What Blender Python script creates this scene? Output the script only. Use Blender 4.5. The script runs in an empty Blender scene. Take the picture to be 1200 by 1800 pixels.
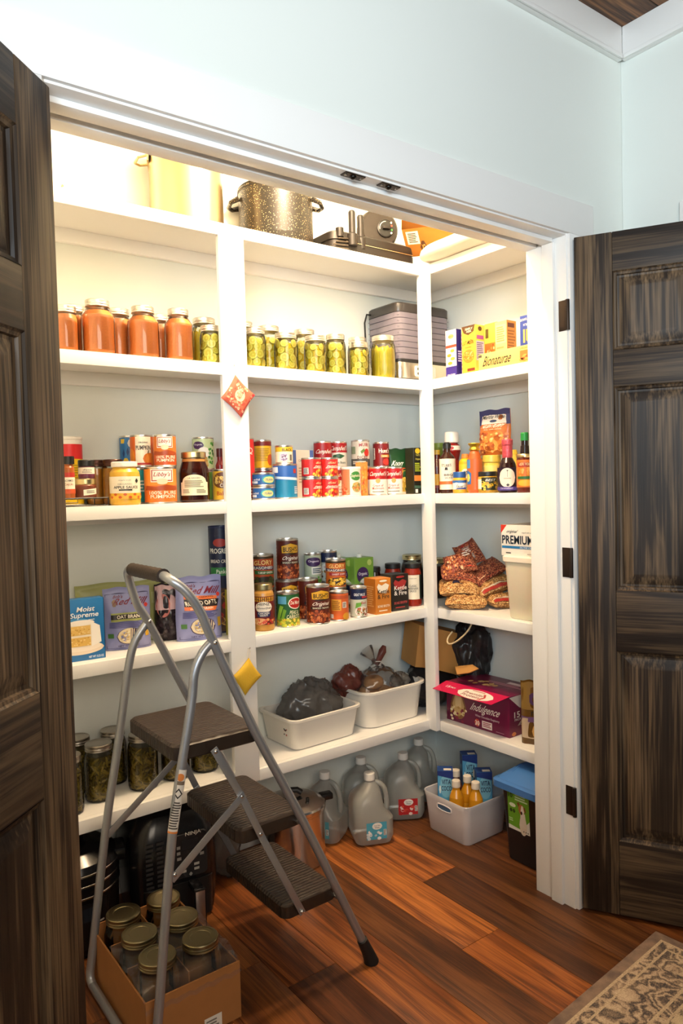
import bpy, bmesh, math, random
from mathutils import Vector, Matrix, noise
random.seed(7)
S = bpy.context.scene
COL = S.collection
PI = math.pi

# ------------------------------------------------------------------ camera
cd = bpy.data.cameras.new('camera'); cam = bpy.data.objects.new('camera', cd); COL.objects.link(cam)
cd.sensor_fit = 'HORIZONTAL'; cd.sensor_width = 36.0; cd.lens = 36.0*1292.0/1200.0
cd.clip_start = 0.02
yaw, pitch, roll = 0.6403715, 0.0371713, -0.0261653
fw = Vector((math.sin(yaw)*math.cos(pitch), math.cos(yaw)*math.cos(pitch), -math.sin(pitch)))
rt = Vector((math.cos(yaw), -math.sin(yaw), 0)); up = rt.cross(fw)
rt2 = rt*math.cos(roll)+up*math.sin(roll); up2 = up*math.cos(roll)-rt*math.sin(roll)
cam.matrix_world = Matrix(((rt2.x, up2.x, -fw.x, 0), (rt2.y, up2.y, -fw.y, 0), (rt2.z, up2.z, -fw.z, 1.32), (0, 0, 0, 1)))
S.camera = cam
# ------------------------------------------------------------------ world, lamps, exposure
w = bpy.data.worlds.new('world'); S.world = w; w.use_nodes = True
bg = w.node_tree.nodes['Background']; bg.inputs[0].default_value = (0.80, 0.91, 1.0, 1); bg.inputs[1].default_value = 0.04
def lamp(name, kind, loc, energy, color, size, target=None, size_y=None):
    d = bpy.data.lights.new(name, kind); d.energy = energy; d.color = color
    if kind == 'AREA':
        d.size = size
        if size_y: d.shape = 'RECTANGLE'; d.size_y = size_y
    else: d.shadow_soft_size = size
    o = bpy.data.objects.new(name, d); COL.objects.link(o); o.location = loc
    if target: o.rotation_euler = (Vector(target)-Vector(loc)).to_track_quat('-Z', 'Y').to_euler()
    return o
lamp('closet_lamp', 'POINT', (1.30, 1.69, 2.58), 49, (1.0, 0.70, 0.45), 0.05)
lamp('warm_fill_light', 'AREA', (0.1, -1.0, 1.95), 23, (1.0, 0.86, 0.69), 1.4, (1.35, 1.9, 0.95), 1.0)  # added warm area fill behind the camera, lifts lower shelves and jambs
lamp('cool_fill_light', 'AREA', (-1.1, -0.95, 1.85), 12, (0.70, 0.87, 1.0), 1.2, (1.25, 1.36, 2.45), 0.5).data.spread = math.radians(72)  # added cool area fill at the left behind the camera, no window there
vs = S.view_settings
vs.view_transform = 'Standard'; vs.look = 'None'; vs.gamma = 1.0; vs.use_curve_mapping = False; vs.exposure = 0.54

# ------------------------------------------------------------------ materials
def lin(h):
    if isinstance(h, (tuple, list)): return tuple(h[:3])
    h = h.lstrip('#'); out = []
    for i in (0, 2, 4):
        c = int(h[i:i+2], 16)/255
        out.append(c/12.92 if c <= .04045 else ((c+.055)/1.055)**2.4)
    return tuple(out)
MATS = {}
def base(name):
    m = bpy.data.materials.new(name); m.use_nodes = True
    return m, m.node_tree, m.node_tree.nodes['Principled BSDF']
def M(col, rough=.45, metal=0., name=None, var=.0, scale=40, bump=0., **kw):
    key = (str(col), rough, metal, name, var, scale, bump, str(kw))
    if key in MATS: return MATS[key]
    m, nt, p = base(name or 'paint'); c = lin(col)
    p.inputs['Base Color'].default_value = (*c, 1); p.inputs['Roughness'].default_value = rough; p.inputs['Metallic'].default_value = metal
    for k, v in kw.items(): p.inputs[k].default_value = v
    if var or bump:
        n = nt.nodes.new('ShaderNodeTexNoise'); n.inputs['Scale'].default_value = scale; n.inputs['Detail'].default_value = 4
        tc = nt.nodes.new('ShaderNodeTexCoord'); nt.links.new(tc.outputs['Object'], n.inputs['Vector'])
        if var:
            r = nt.nodes.new('ShaderNodeMix'); r.data_type = 'RGBA'
            r.inputs[6].default_value = (*[x*(1-var) for x in c], 1); r.inputs[7].default_value = (*[min(1, x*(1+var)) for x in c], 1)
            nt.links.new(n.outputs['Fac'], r.inputs[0]); nt.links.new(r.outputs[2], p.inputs['Base Color'])
        if bump:
            b = nt.nodes.new('ShaderNodeBump'); b.inputs['Strength'].default_value = bump; b.inputs['Distance'].default_value = .003
            nt.links.new(n.outputs['Fac'], b.inputs['Height']); nt.links.new(b.outputs[0], p.inputs['Normal'])
    MATS[key] = m; return m
def glassy(name, col, trans, rough=.05, body=None, bodyfac=0.):
    """clear or milky plastic / glass: transparent + a little body colour + Fresnel gloss"""
    m = bpy.data.materials.new(name); m.use_nodes = True; nt = m.node_tree; nt.nodes.clear()
    out = nt.nodes.new('ShaderNodeOutputMaterial'); t = nt.nodes.new('ShaderNodeBsdfTransparent'); t.inputs[0].default_value = (*lin(trans), 1)
    g = nt.nodes.new('ShaderNodeBsdfGlossy'); g.inputs['Roughness'].default_value = rough; g.inputs['Color'].default_value = (1, 1, 1, 1)
    fr = nt.nodes.new('ShaderNodeFresnel'); fr.inputs['IOR'].default_value = 1.45
    x = nt.nodes.new('ShaderNodeMixShader'); nt.links.new(fr.outputs[0], x.inputs[0])
    if bodyfac:
        d = nt.nodes.new('ShaderNodeBsdfDiffuse'); d.inputs[0].default_value = (*lin(body), 1)
        tl = nt.nodes.new('ShaderNodeBsdfTranslucent'); tl.inputs[0].default_value = (*lin(body), 1)
        dm = nt.nodes.new('ShaderNodeMixShader'); dm.inputs[0].default_value = .45
        nt.links.new(d.outputs[0], dm.inputs[1]); nt.links.new(tl.outputs[0], dm.inputs[2])
        y = nt.nodes.new('ShaderNodeMixShader'); y.inputs[0].default_value = bodyfac
        nt.links.new(t.outputs[0], y.inputs[1]); nt.links.new(dm.outputs[0], y.inputs[2]); src = y
    else: src = t
    nt.links.new(src.outputs[0], x.inputs[1]); nt.links.new(g.outputs[0], x.inputs[2]); nt.links.new(x.outputs[0], out.inputs[0])
    return m
def node(nt, t, **kw):
    n = nt.nodes.new(t)
    for k, v in kw.items(): setattr(n, k, v)
    return n
def ramp(nt, fac, stops):
    r = node(nt, 'ShaderNodeValToRGB'); e = r.color_ramp.elements
    while len(e) < len(stops): e.new(.5)
    for el, (p, c) in zip(e, stops): el.position = p; el.color = (*lin(c), 1)
    nt.links.new(fac, r.inputs[0]); return r.outputs[0]
def wood(name, axis, dark, mid, light, rough=.4, objcol=False, scale=1., freq=9, bump=.25, fine=.45, spec=.5):
    """stained timber with the grain along the given local axis"""
    m, nt, p = base(name); L = nt.links.new
    tc = node(nt, 'ShaderNodeTexCoord'); oi = node(nt, 'ShaderNodeObjectInfo')
    off = node(nt, 'ShaderNodeVectorMath', operation='SCALE'); off.inputs[0].default_value = (13, 7, 29); L(oi.outputs['Random'], off.inputs['Scale'])
    ad = node(nt, 'ShaderNodeVectorMath', operation='ADD'); L(tc.outputs['Object'], ad.inputs[0]); L(off.outputs[0], ad.inputs[1])
    mp = node(nt, 'ShaderNodeMapping'); s = [14*scale]*3; s['xyz'.index(axis)] = .9*scale; mp.inputs['Scale'].default_value = s; L(ad.outputs[0], mp.inputs[0])
    n1 = node(nt, 'ShaderNodeTexNoise'); n1.inputs['Scale'].default_value = 1.; n1.inputs['Detail'].default_value = 5; n1.inputs['Distortion'].default_value = .9; L(mp.outputs[0], n1.inputs['Vector'])
    mu = node(nt, 'ShaderNodeMath', operation='MULTIPLY'); mu.inputs[1].default_value = freq; L(n1.outputs['Fac'], mu.inputs[0])
    fr = node(nt, 'ShaderNodeMath', operation='PINGPONG'); fr.inputs[1].default_value = 1.; L(mu.outputs[0], fr.inputs[0])
    mp2 = node(nt, 'ShaderNodeMapping'); s2 = [190*scale]*3; s2['xyz'.index(axis)] = 3.5*scale; mp2.inputs['Scale'].default_value = s2; L(ad.outputs[0], mp2.inputs[0])
    n2 = node(nt, 'ShaderNodeTexNoise'); n2.inputs['Scale'].default_value = 1.; n2.inputs['Detail'].default_value = 6; L(mp2.outputs[0], n2.inputs['Vector'])
    n3 = node(nt, 'ShaderNodeTexNoise'); n3.inputs['Scale'].default_value = 3.5; n3.inputs['Detail'].default_value = 2; L(ad.outputs[0], n3.inputs['Vector'])
    a = node(nt, 'ShaderNodeMath', operation='MULTIPLY_ADD'); a.inputs[1].default_value = .9-fine; L(fr.outputs[0], a.inputs[0]); 
    b = node(nt, 'ShaderNodeMath', operation='MULTIPLY'); b.inputs[1].default_value = fine; L(n2.outputs['Fac'], b.inputs[0]); L(b.outputs[0], a.inputs[2])
    c = node(nt, 'ShaderNodeMath', operation='MULTIPLY_ADD'); c.inputs[1].default_value = .26; L(n3.outputs['Fac'], c.inputs[0]); L(a.outputs[0], c.inputs[2])
    col = ramp(nt, c.outputs[0], [(.32, dark), (.57, mid), (.90, light)])
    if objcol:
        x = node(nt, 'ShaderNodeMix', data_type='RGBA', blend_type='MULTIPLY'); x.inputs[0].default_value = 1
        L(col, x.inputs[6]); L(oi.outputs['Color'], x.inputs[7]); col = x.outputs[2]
    L(col, p.inputs['Base Color']); p.inputs['Roughness'].default_value = rough; p.inputs['Specular IOR Level'].default_value = spec
    bm_ = node(nt, 'ShaderNodeBump'); bm_.inputs['Strength'].default_value = bump; bm_.inputs['Distance'].default_value = .001; L(c.outputs[0], bm_.inputs['Height']); L(bm_.outputs[0], p.inputs['Normal'])
    return m
def speckle(name, c1, c2, c3, scale=160, rough=.5, bump=.4):
    m, nt, p = base(name); tc = node(nt, 'ShaderNodeTexCoord'); v = node(nt, 'ShaderNodeTexVoronoi'); v.inputs['Scale'].default_value = scale
    nt.links.new(tc.outputs['Object'], v.inputs['Vector'])
    sep = node(nt, 'ShaderNodeSeparateColor'); nt.links.new(v.outputs['Color'], sep.inputs[0])
    c = ramp(nt, sep.outputs[0], [(.15, c1), (.5, c2), (.85, c3)])
    dk = node(nt, 'ShaderNodeMix', data_type='RGBA', blend_type='MULTIPLY'); dk.inputs[0].default_value = .0
    nt.links.new(c, dk.inputs[6]); nt.links.new(dk.outputs[2], p.inputs['Base Color'])
    b = node(nt, 'ShaderNodeBump'); b.inputs['Strength'].default_value = bump; b.inputs['Distance'].default_value = .003; b.invert = True
    nt.links.new(v.outputs['Distance'], b.inputs['Height']); nt.links.new(b.outputs[0], p.inputs['Normal']); p.inputs['Roughness'].default_value = rough
    return m

WHITE = M((.87, .865, .845), .38, name='white_trim_paint', var=.02, scale=3)
WALL = M((.785, .825, .785), .6, name='mint_wall_paint', var=.02, scale=2, bump=.03)
METAL = M((.78, .77, .74), .28, 1., name='tin_metal'); STEEL = M((.72, .72, .71), .22, 1., name='polished_steel')
SILVER = M((.40, .42, .45), .36, .7, name='grey_silver_enamel'); BLACK = M((.012, .012, .012), .4, name='black_plastic', bump=.1, scale=300)
GOLD = M((.70, .58, .30), .3, 1., name='gold_lacquered_tin'); LIDM = M((.74, .70, .62), .32, 1., name='jar_lid_tin')
GLASS = glassy('jar_glass', 'ffffff', 'f4f7f2', .03); FILM = glassy('clear_film', 'ffffff', 'f2f2f2', .12, 'ffffff', .06)
JUGP = glassy('milky_jug_plastic', 'ffffff', 'f0f3f0', .3, 'eef0ec', .48)
CARD = M('#a9713c', .8, name='brown_cardboard', var=.08, scale=30); KRAFT = M('#bb8745', .75, name='kraft_paper', var=.12, scale=14, bump=.3)
BRONZE = M((.035, .022, .015), .4, .6, name='dark_bronze')
DOORZ = wood('stained_wood_upright', 'z', '#17100b', '#2e231a', '#836c51', .5, freq=6, fine=.62, spec=.35)
DOORX = wood('stained_wood_cross', 'x', '#17100b', '#2a2019', '#66543f', .5, freq=6, fine=.6, spec=.35)
PLANK = wood('floor_plank_wood', 'y', '#4c3120', '#8a6038', '#c8995f', .45, objcol=True, scale=1.5, freq=7, fine=.6, bump=.4)
CEILW = wood('ceiling_plank_wood', 'x', '#2c1e14', '#6b472c', '#a87448', .6)

# ------------------------------------------------------------------ mesh building
class B:
    def __init__(s): s.v = []; s.f = []; s.m = []; s.mats = []
    def slot(s, mat):
        if not isinstance(mat, bpy.types.Material): mat = M(mat, .42, name='print_ink')
        if mat not in s.mats: s.mats.append(mat)
        return s.mats.index(mat)
    def add(s, vs, fs, mat):
        k = len(s.v); i = s.slot(mat); s.v += [tuple(p) for p in vs]
        for f in fs: s.f.append([a+k for a in f]); s.m.append(i)
        return s
    def box(s, x0, x1, y0, y1, z0, z1, mat, rot=None, piv=None):
        vs = [Vector((x, y, z)) for z in (z0, z1) for y in (y0, y1) for x in (x0, x1)]
        if rot: 
            pv = Vector(piv or ((x0+x1)/2, (y0+y1)/2, (z0+z1)/2)); vs = [rot @ (p-pv)+pv for p in vs]
        return s.add(vs, [(0, 2, 3, 1), (4, 5, 7, 6), (0, 1, 5, 4), (2, 6, 7, 3), (0, 4, 6, 2), (1, 3, 7, 5)], mat)
    def lathe(s, prof, mat, n=28, cx=0, cy=0, capb=True, capt=True):
        mats = mat if isinstance(mat, list) else [mat]*(len(prof)-1)
        for i in range(len(prof)-1):
            vs = []
            for r, z in (prof[i], prof[i+1]):
                vs += [(cx+r*math.cos(2*PI*k/n), cy+r*math.sin(2*PI*k/n), z) for k in range(n)]
            s.add(vs, [(k, (k+1) % n, n+(k+1) % n, n+k) for k in range(n)], mats[i])
        for (r, z), fl, mt, on in ((prof[0], True, mats[0], capb), (prof[-1], False, mats[-1], capt)):
            if r > 1e-4 and on:
                vs = [(cx+r*math.cos(2*PI*k/n), cy+r*math.sin(2*PI*k/n), z) for k in range(n)]
                s.add(vs, [tuple(range(n))[::-1] if fl else tuple(range(n))], mt)
        return s
    def loft(s, rings, mat, closed=True, capb=True, capt=True):
        n = len(rings[0]); vs = [p for r in rings for p in r]; fs = []
        for i in range(len(rings)-1):
            for k in range(n if closed else n-1):
                fs.append((i*n+k, i*n+(k+1) % n, (i+1)*n+(k+1) % n, (i+1)*n+k))
        if capb: fs.append(tuple(range(n))[::-1])
        if capt: fs.append(tuple((len(rings)-1)*n+k for k in range(n)))
        return s.add(vs, fs, mat)
    def rr(s, levels, mat, seg=4, capb=True, capt=True):
        """levels: (z, hx, hy, corner radius[, ox, oy])"""
        rings = []
        for lv in levels:
            z, hx, hy, r = lv[:4]; ox, oy = (lv[4], lv[5]) if len(lv) > 4 else (0, 0); ring = []
            r = min(r, hx*.98, hy*.98)
            for q, (sx, sy) in enumerate(((1, 1), (-1, 1), (-1, -1), (1, -1))):
                for k in range(seg+1):
                    a = PI/2*(q+k/seg); ring.append((ox+sx*(hx-r)+r*math.cos(a), oy+sy*(hy-r)+r*math.sin(a), z))
            rings.append(ring)
        return s.loft(rings, mat, True, capb, capt)
    def tube(s, pts, r, mat, n=10, flat=None):
        pts = [Vector(p) for p in pts]; rings = []; prev = None
        for i, p in enumerate(pts):
            d = (pts[min(i+1, len(pts)-1)]-pts[max(i-1, 0)]).normalized()
            if prev is None:
                a = Vector((0, 0, 1)) if abs(d.z) < .9 else Vector((0, 1, 0)); u = d.cross(a).normalized()
            else: u = (prev-d*prev.dot(d)).normalized()
            prev = u; vv = d.cross(u); rr_ = r[i] if isinstance(r, list) else r
            rings.append([p+u*rr_*math.cos(2*PI*k/n)+vv*rr_*math.sin(2*PI*k/n) for k in range(n)])
        return s.loft(rings, mat)
    def ell(s, c, rx, ry, rz, mat, nu=12, nv=8, jit=0., rot=None, seed=0):
        rnd = random.Random(seed); vs = []; fs = []
        def P(a, b):
            p = Vector((rx*math.sin(b)*math.cos(a), ry*math.sin(b)*math.sin(a), rz*math.cos(b)))
            if jit: p *= 1+rnd.uniform(-jit, jit)
            if rot: p = rot @ p
            return p+Vector(c)
        vs.append(P(0, 0))
        for j in range(1, nv): vs += [P(2*PI*i/nu, PI*j/nv) for i in range(nu)]
        vs.append(P(0, PI)); e = len(vs)-1
        for i in range(nu): fs.append((0, 1+i, 1+(i+1) % nu)); fs.append((e, e-nu+(i+1) % nu, e-nu+i))
        for j in range(nv-2):
            for i in range(nu): fs.append((1+j*nu+i, 1+(j+1)*nu+i, 1+(j+1)*nu+(i+1) % nu, 1+j*nu+(i+1) % nu))
        return s.add(vs, fs, mat)
def smooth(pts, n=6):
    P = [Vector(p) for p in pts]; out = []
    for i in range(len(P)-1):
        p0, p1, p2, p3 = P[max(i-1, 0)], P[i], P[i+1], P[min(i+2, len(P)-1)]
        for k in range(n):
            f = k/n; out.append(.5*((2*p1)+(-p0+p2)*f+(2*p0-5*p1+4*p2-p3)*f*f+(-p0+3*p1-3*p2+p3)*f**3))
    out.append(P[-1]); return out
def link(name, me, parent=None, loc=(0, 0, 0), rz=0.):
    o = bpy.data.objects.new(name, me); COL.objects.link(o); o.parent = parent
    o.location = loc; o.rotation_euler = (0, 0, rz) if not isinstance(rz, tuple) else rz
    return o
def mesh(b, name, ang=35, bevel=0., sub=0):
    me = bpy.data.meshes.new(name); me.from_pydata(b.v, [], b.f)
    for m in b.mats: me.materials.append(m)
    me.polygons.foreach_set('material_index', b.m)
    me.polygons.foreach_set('use_smooth', [True]*len(b.f)); me.update()
    if bevel or sub:
        bm = bmesh.new(); bm.from_mesh(me); bmesh.ops.remove_doubles(bm, verts=bm.verts, dist=1e-5)
        if bevel: bmesh.ops.bevel(bm, geom=[e for e in bm.edges if len(e.link_faces) == 2 and e.calc_face_angle(0) > .6], offset=bevel, segments=2, affect='EDGES', profile=.6)
        bm.to_mesh(me); bm.free(); me.polygons.foreach_set('use_smooth', [True]*len(me.polygons))
    me.set_sharp_from_angle(angle=math.radians(ang))
    return me
def obj(name, b, parent=None, loc=(0, 0, 0), rz=0., ang=35, bevel=0.): return link(name, mesh(b, name, ang, bevel), parent, loc, rz)
def tag(o, label, cat, group=None):
    o['label'] = label; o['category'] = cat
    if group: o['group'] = group
    return o
def thing(name, label, cat, loc=(0, 0, 0), rz=0., group=None): 
    return tag(link(name, None, None, loc, rz), label, cat, group)
def struct(name, b, parent=None, loc=(0, 0, 0), rz=0., bevel=0., ang=35):
    o = obj(name, b, parent, loc, rz, ang, bevel)
    if parent is None: o['kind'] = 'structure'
    return o
def copy_tree(root, loc, rz, label=None):
    r = root.copy(); COL.objects.link(r); r.location = loc; r.rotation_euler = (0, 0, rz)
    if label: r['label'] = label
    for ch in root.children:
        c = ch.copy(); COL.objects.link(c); c.parent = r
        for g in ch.children:
            d = g.copy(); COL.objects.link(d); d.parent = c
    return r
# ---- flat print (lettering, pictures) laid on a surface
TXT = {}
def textmesh(t, bold):
    if (t, bold) in TXT: return TXT[(t, bold)]
    cu = bpy.data.curves.new('lettering', 'FONT'); cu.body = t; cu.resolution_u = 2; cu.offset = .0055*bold; cu.fill_mode = 'FRONT'; cu.space_line = .82; cu.align_x = 'CENTER'
    o = bpy.data.objects.new('lettering', cu); COL.objects.link(o)
    dg = bpy.context.evaluated_depsgraph_get(); me = o.evaluated_get(dg).to_mesh()
    vs = [tuple(v.co[:2]) for v in me.vertices]; fs = [tuple(p.vertices) for p in me.polygons]
    o.evaluated_get(dg).to_mesh_clear(); bpy.data.objects.remove(o); bpy.data.curves.remove(cu)
    x0 = min(v[0] for v in vs); x1 = max(v[0] for v in vs); y0 = min(v[1] for v in vs); y1 = max(v[1] for v in vs)
    r = ([((x-x0)/(x1-x0)-.5, (y-y0)/(y1-y0)-.5) for x, y in vs], fs); TXT[(t, bold)] = r; return r
def prints(b, shapes, mp, cols=8, seed=1):
    """mp(u, v, off) -> point; u in -1..1, v in 0..1"""
    rnd = random.Random(seed); k = 0
    def strip(u0, u1, lo, hi, c, off, n=cols):
        n = max(1, math.ceil(abs(u1-u0)/(.085 if cols else 9))); vs = []
        for i in range(n+1):
            u = u0+(u1-u0)*i/n; vs += [mp(u, lo(u), off), mp(u, hi(u), off)]
        b.add(vs, [(2*i, 2*i+2, 2*i+3, 2*i+1) for i in range(n)], c)
    for s in shapes:
        k += 1; off = .0003+.00009*k
        if s[0] == 'r':
            _, u0, v0, u1, v1, c = s; strip(u0, u1, lambda u: v0, lambda u: v1, c, off, max(1, abs(u1-u0)*cols))
        elif s[0] == 'e':
            _, uc, vc, ru, rv, c = s; q = lambda u: rv*math.sqrt(max(0, 1-((u-uc)/ru)**2)); strip(uc-ru, uc+ru, lambda u: vc-q(u), lambda u: vc+q(u), c, off, 12)
        elif s[0] == 't':
            _, t, uc, vc, wd, h, c = s[:7]; sh = s[7] if len(s) > 7 else 0; ar = s[8] if len(s) > 8 else 0; bold = s[9] if len(s) > 9 else 1.5
            V, F = textmesh(t, bold)
            b.add([mp(uc+(x+sh*y)*wd, vc+y*h+ar*(.25-x*x)*h*2, off+.00035) for x, y in V], F, c)
        elif s[0] == 'p':
            _, pts, c = s; 
            us = sorted(set([u for u, v in pts]+[min(u for u, v in pts)+(max(u for u, v in pts)-min(u for u, v in pts))*i/16 for i in range(17)]))
            def span(u):
                hit = []
                for (ua, va), (ub, vb) in zip(pts, pts[1:]+pts[:1]):
                    if abs(ua-ub) < 1e-9:
                        if abs(u-ua) < 1e-9: hit += [va, vb]
                    elif min(ua, ub)-1e-9 <= u <= max(ua, ub)+1e-9: hit.append(va+(vb-va)*(u-ua)/(ub-ua))
                return min(hit), max(hit)
            vs = []
            for u in us: lo, hi = span(u); vs += [mp(u, lo, off), mp(u, hi, off)]
            b.add(vs, [(2*i, 2*i+2, 2*i+3, 2*i+1) for i in range(len(us)-1)], c)
        elif s[0] == 'd':
            _, u0, v0, u1, v1, n, su, sv, cs = s
            for i in range(n):
                uc = rnd.uniform(u0, u1); vc = rnd.uniform(v0, v1); a0 = rnd.uniform(0, 6); f = rnd.uniform(.7, 1.2)
                b.add([mp(uc+su*f*math.cos(a0+a*PI/3), vc+sv*f*math.sin(a0+a*PI/3), off+.00002*(i % 5)) for a in range(6)], [(0, 1, 2, 3, 4, 5)], cs[i % len(cs)])
        elif s[0] == 'l':
            _, u0, v0, u1, v1, n, c = s
            for i in range(n):
                a = v0+(v1-v0)*(i+.2)/n; e = v0+(v1-v0)*(i+.75)/n; r_ = u1-(u1-u0)*rnd.uniform(0, .25)
                strip(u0, r_, lambda u: a, lambda u: e, c, off, 3)
def cylmap(R, z0, z1): return lambda u, v, off: ((R+off)*math.sin(u*1.35), -(R+off)*math.cos(u*1.35), z0+(z1-z0)*v)
def frontmap(w, d, z0, z1): return lambda u, v, off: (u*w/2, -d/2-off, z0+(z1-z0)*v)
def rightmap(w, d, z0, z1): return lambda u, v, off: (w/2+off, u*d/2, z0+(z1-z0)*v)
def leftmap(w, d, z0, z1): return lambda u, v, off: (-w/2-off, -u*d/2, z0+(z1-z0)*v)
def topmap(w, d, z): return lambda u, v, off: (u*w/2, (v-.5)*d, z+off)
def face(x, y): return -math.atan2(x, y)
Q = 1.055                                   # shelf bay unit: 1.055 m
Z = {1: 2.1525, 2: 1.7145, 3: 1.2764, 4: .8324, 5: .3895}      # shelf tops

# ------------------------------------------------------------------ setting
YB, XR, YW, XW = 2.091, 1.983, 2.356, 2.248         # shelf fronts and closet walls
YF, YI = 1.362, 1.492                               # room face and closet face of the front wall
XJ0, XJ1, ZH = 0.385, 1.868, 2.042                  # opening
XRW, ZC = 2.167, 2.735
fl = B(); fl.box(-1.6, 2.9, -1.6, 2.5, -.06, -.004, M('#2a1a10', .8, name='subfloor')); floor = struct('floor', fl)
b = B(); b.box(-.5, 2.4, YW, YW+.08, 0, 2.72, WALL); struct('wall_back', b)
b = B(); b.box(XW, XW+.08, YI, YW, 0, 2.72, WALL); struct('wall_closet_right', b)
b = B(); b.box(.12, .2, YI, YW, 0, 2.72, WALL); struct('wall_closet_left', b)
b = B(); b.box(.12, XW+.08, YI, YW+.08, 2.72, 2.78, WALL); struct('ceiling_closet', b)
b = B()
b.box(-1.6, XJ0-.02, YF, YI, 0, 2.72, WALL); b.box(XJ1+.02, XW+.08, YF, YI, 0, 2.72, WALL); b.box(XJ0-.02, XJ1+.02, YF, YI, ZH+.02, 2.72, WALL)
struct('wall_front', b)
b = B(); b.box(XRW, XRW+.1, 1.06, YF-.001, 0, 2.72, WALL); struct('wall_right', b)
b = B(); b.box(-1.6, XRW+.1, -1.2, YF, ZC+.022, ZC+.06, M('#1a120c', .8)); ceil = struct('ceiling', b)
for i in range(9):
    y1 = YF-.002-i*.135; q = B(); q.box(-.60, .60, -.0672, .0672, 0, .02, CEILW); me = mesh(q, 'ceiling_plank', bevel=.004)
    for k in range(4): link('ceiling_plank', me, ceil, (1.56+(i % 3)*.36-k*1.2015 if k or i % 3 else 1.56, y1-.067, ZC)) if not (k == 0 and i % 3) else link('ceiling_plank', me, ceil, (1.92+(i % 3-1)*.36, y1-.067, ZC))
# frieze / crown boards
b = B(); b.box(-1.6, XRW-.016, YF-.016, YF, 2.632, ZC, WHITE); b.box(-1.6, XRW-.024, YF-.024, YF-.016, 2.632, 2.645, WHITE); struct('trim_1', b, bevel=.002)
b = B(); b.box(XRW-.016, XRW, 1.06, YF-.016, 2.632, ZC, WHITE); b.box(XRW-.024, XRW-.016, 1.06, YF-.024, 2.632, 2.645, WHITE); struct('trim_2', b, bevel=.002)
# door casing
b = B(); b.box(XJ0-.125, XJ1+.125, YF-.012, YF, ZH+.005, ZH+.105, WHITE); struct('trim_3', b, bevel=.002)
b = B(); b.box(XJ1+.005, XJ1+.125, YF-.012, YF, 0, ZH+.005, WHITE); struct('trim_4', b, bevel=.002)
b = B(); b.box(XJ0-.125, XJ0-.005, YF-.012, YF, 0, ZH+.005, WHITE); struct('trim_5', b, bevel=.002)
# jambs: flat board, stop, inner liner
def jamb(name, parts):
    b = B()
    for p in parts: b.box(*p, WHITE)
    return struct(name, b, bevel=.0015)
jamb('trim_6', [(XJ1, XJ1+.02, YF-.002, YI+.004, 0, ZH+.02), (XJ1-.012, XJ1, YF+.037, YF+.077, 0, ZH-.012), (XJ1-.004, XJ1, YF+.077, YI+.012, 0, ZH-.004)])
jamb('trim_7', [(XJ0-.02, XJ0, YF-.002, YI+.004, 0, ZH+.02), (XJ0, XJ0+.012, YF+.037, YF+.077, 0, ZH-.012)])
jamb('trim_8', [(XJ0, XJ1, YF-.002, YI+.004, ZH, ZH+.02), (XJ0+.012, XJ1-.012, YF+.037, YF+.077, ZH-.012, ZH), (XJ0, XJ1-.004, YF+.1, YI+.014, ZH-.012, ZH)])
b = B(); b.box(XRW-.012, XRW, 1.075, 1.167, 0, 2.137, WHITE); struct('trim_9', b, bevel=.002)
for nm, bx in (('baseboard_back', (.2, XW, YW-.012, YW, 0, .09)), ('baseboard_closet_right', (XW-.012, XW, YI, YW-.012, 0, .09))):
    b = B(); b.box(*bx, WHITE); struct(nm, b, bevel=.003)
# ball catches in the head jamb
for x, lab in ((1.083, 'bronze ball catch plate in the head jamb, left of the pair'), (1.192, 'bronze ball catch plate in the head jamb, right of the pair')):
    t = thing('ball_catch', lab, 'catch', (x, YF+.012, ZH), 0, 'ball catches over the opening')
    b = B(); b.rr([(-.0025, .029, .011, .002), (-.0004, .03, .012, .002)], BRONZE); obj('catch_plate', b, t)
    b = B(); b.ell((0, 0, -.003), .008, .008, .006, M((.01, .008, .006), .3, .6)); obj('socket', b, t)
    for s in (-1, 1): b = B(); b.lathe([(.0035, -.0042), (.0035, -.002)], M((.3, .28, .26), .3, 1), 10); obj('screw', b, t, (s*.022, 0, 0))
# floor planks
xs = [.99-.1555*k for k in range(10, -1, -1)]+[1.147, 1.303, 1.458, 1.614, 1.77, 1.926, 2.081, 2.237, 2.40]
joints = {1.614: [.55, 1.77], 1.458: [.2, 1.443], 1.303: [.75, 2.2], 1.147: [1.15, 2.12], .99: [.6, 1.62], 1.77: [.9, 2.02], 1.926: [1.3, 2.2]}
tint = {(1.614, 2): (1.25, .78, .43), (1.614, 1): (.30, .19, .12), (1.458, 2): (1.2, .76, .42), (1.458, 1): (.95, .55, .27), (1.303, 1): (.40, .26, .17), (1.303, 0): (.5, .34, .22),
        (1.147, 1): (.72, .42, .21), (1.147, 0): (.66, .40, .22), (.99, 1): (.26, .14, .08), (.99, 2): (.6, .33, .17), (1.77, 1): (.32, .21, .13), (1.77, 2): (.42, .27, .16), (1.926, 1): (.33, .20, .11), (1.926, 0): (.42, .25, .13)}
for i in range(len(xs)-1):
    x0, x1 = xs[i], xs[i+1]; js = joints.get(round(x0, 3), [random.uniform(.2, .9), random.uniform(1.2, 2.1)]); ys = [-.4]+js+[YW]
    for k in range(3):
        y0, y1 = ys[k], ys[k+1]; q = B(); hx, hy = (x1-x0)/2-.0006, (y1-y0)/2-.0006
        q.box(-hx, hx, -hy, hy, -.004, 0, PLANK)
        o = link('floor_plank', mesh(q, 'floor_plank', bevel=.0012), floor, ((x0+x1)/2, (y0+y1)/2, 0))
        t_ = tint.get((round(x0, 3), k)) or random.choice([(.7, .42, .22), (.36, .22, .13), (.55, .34, .19)]); o.color = (*t_, 1)

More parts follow.
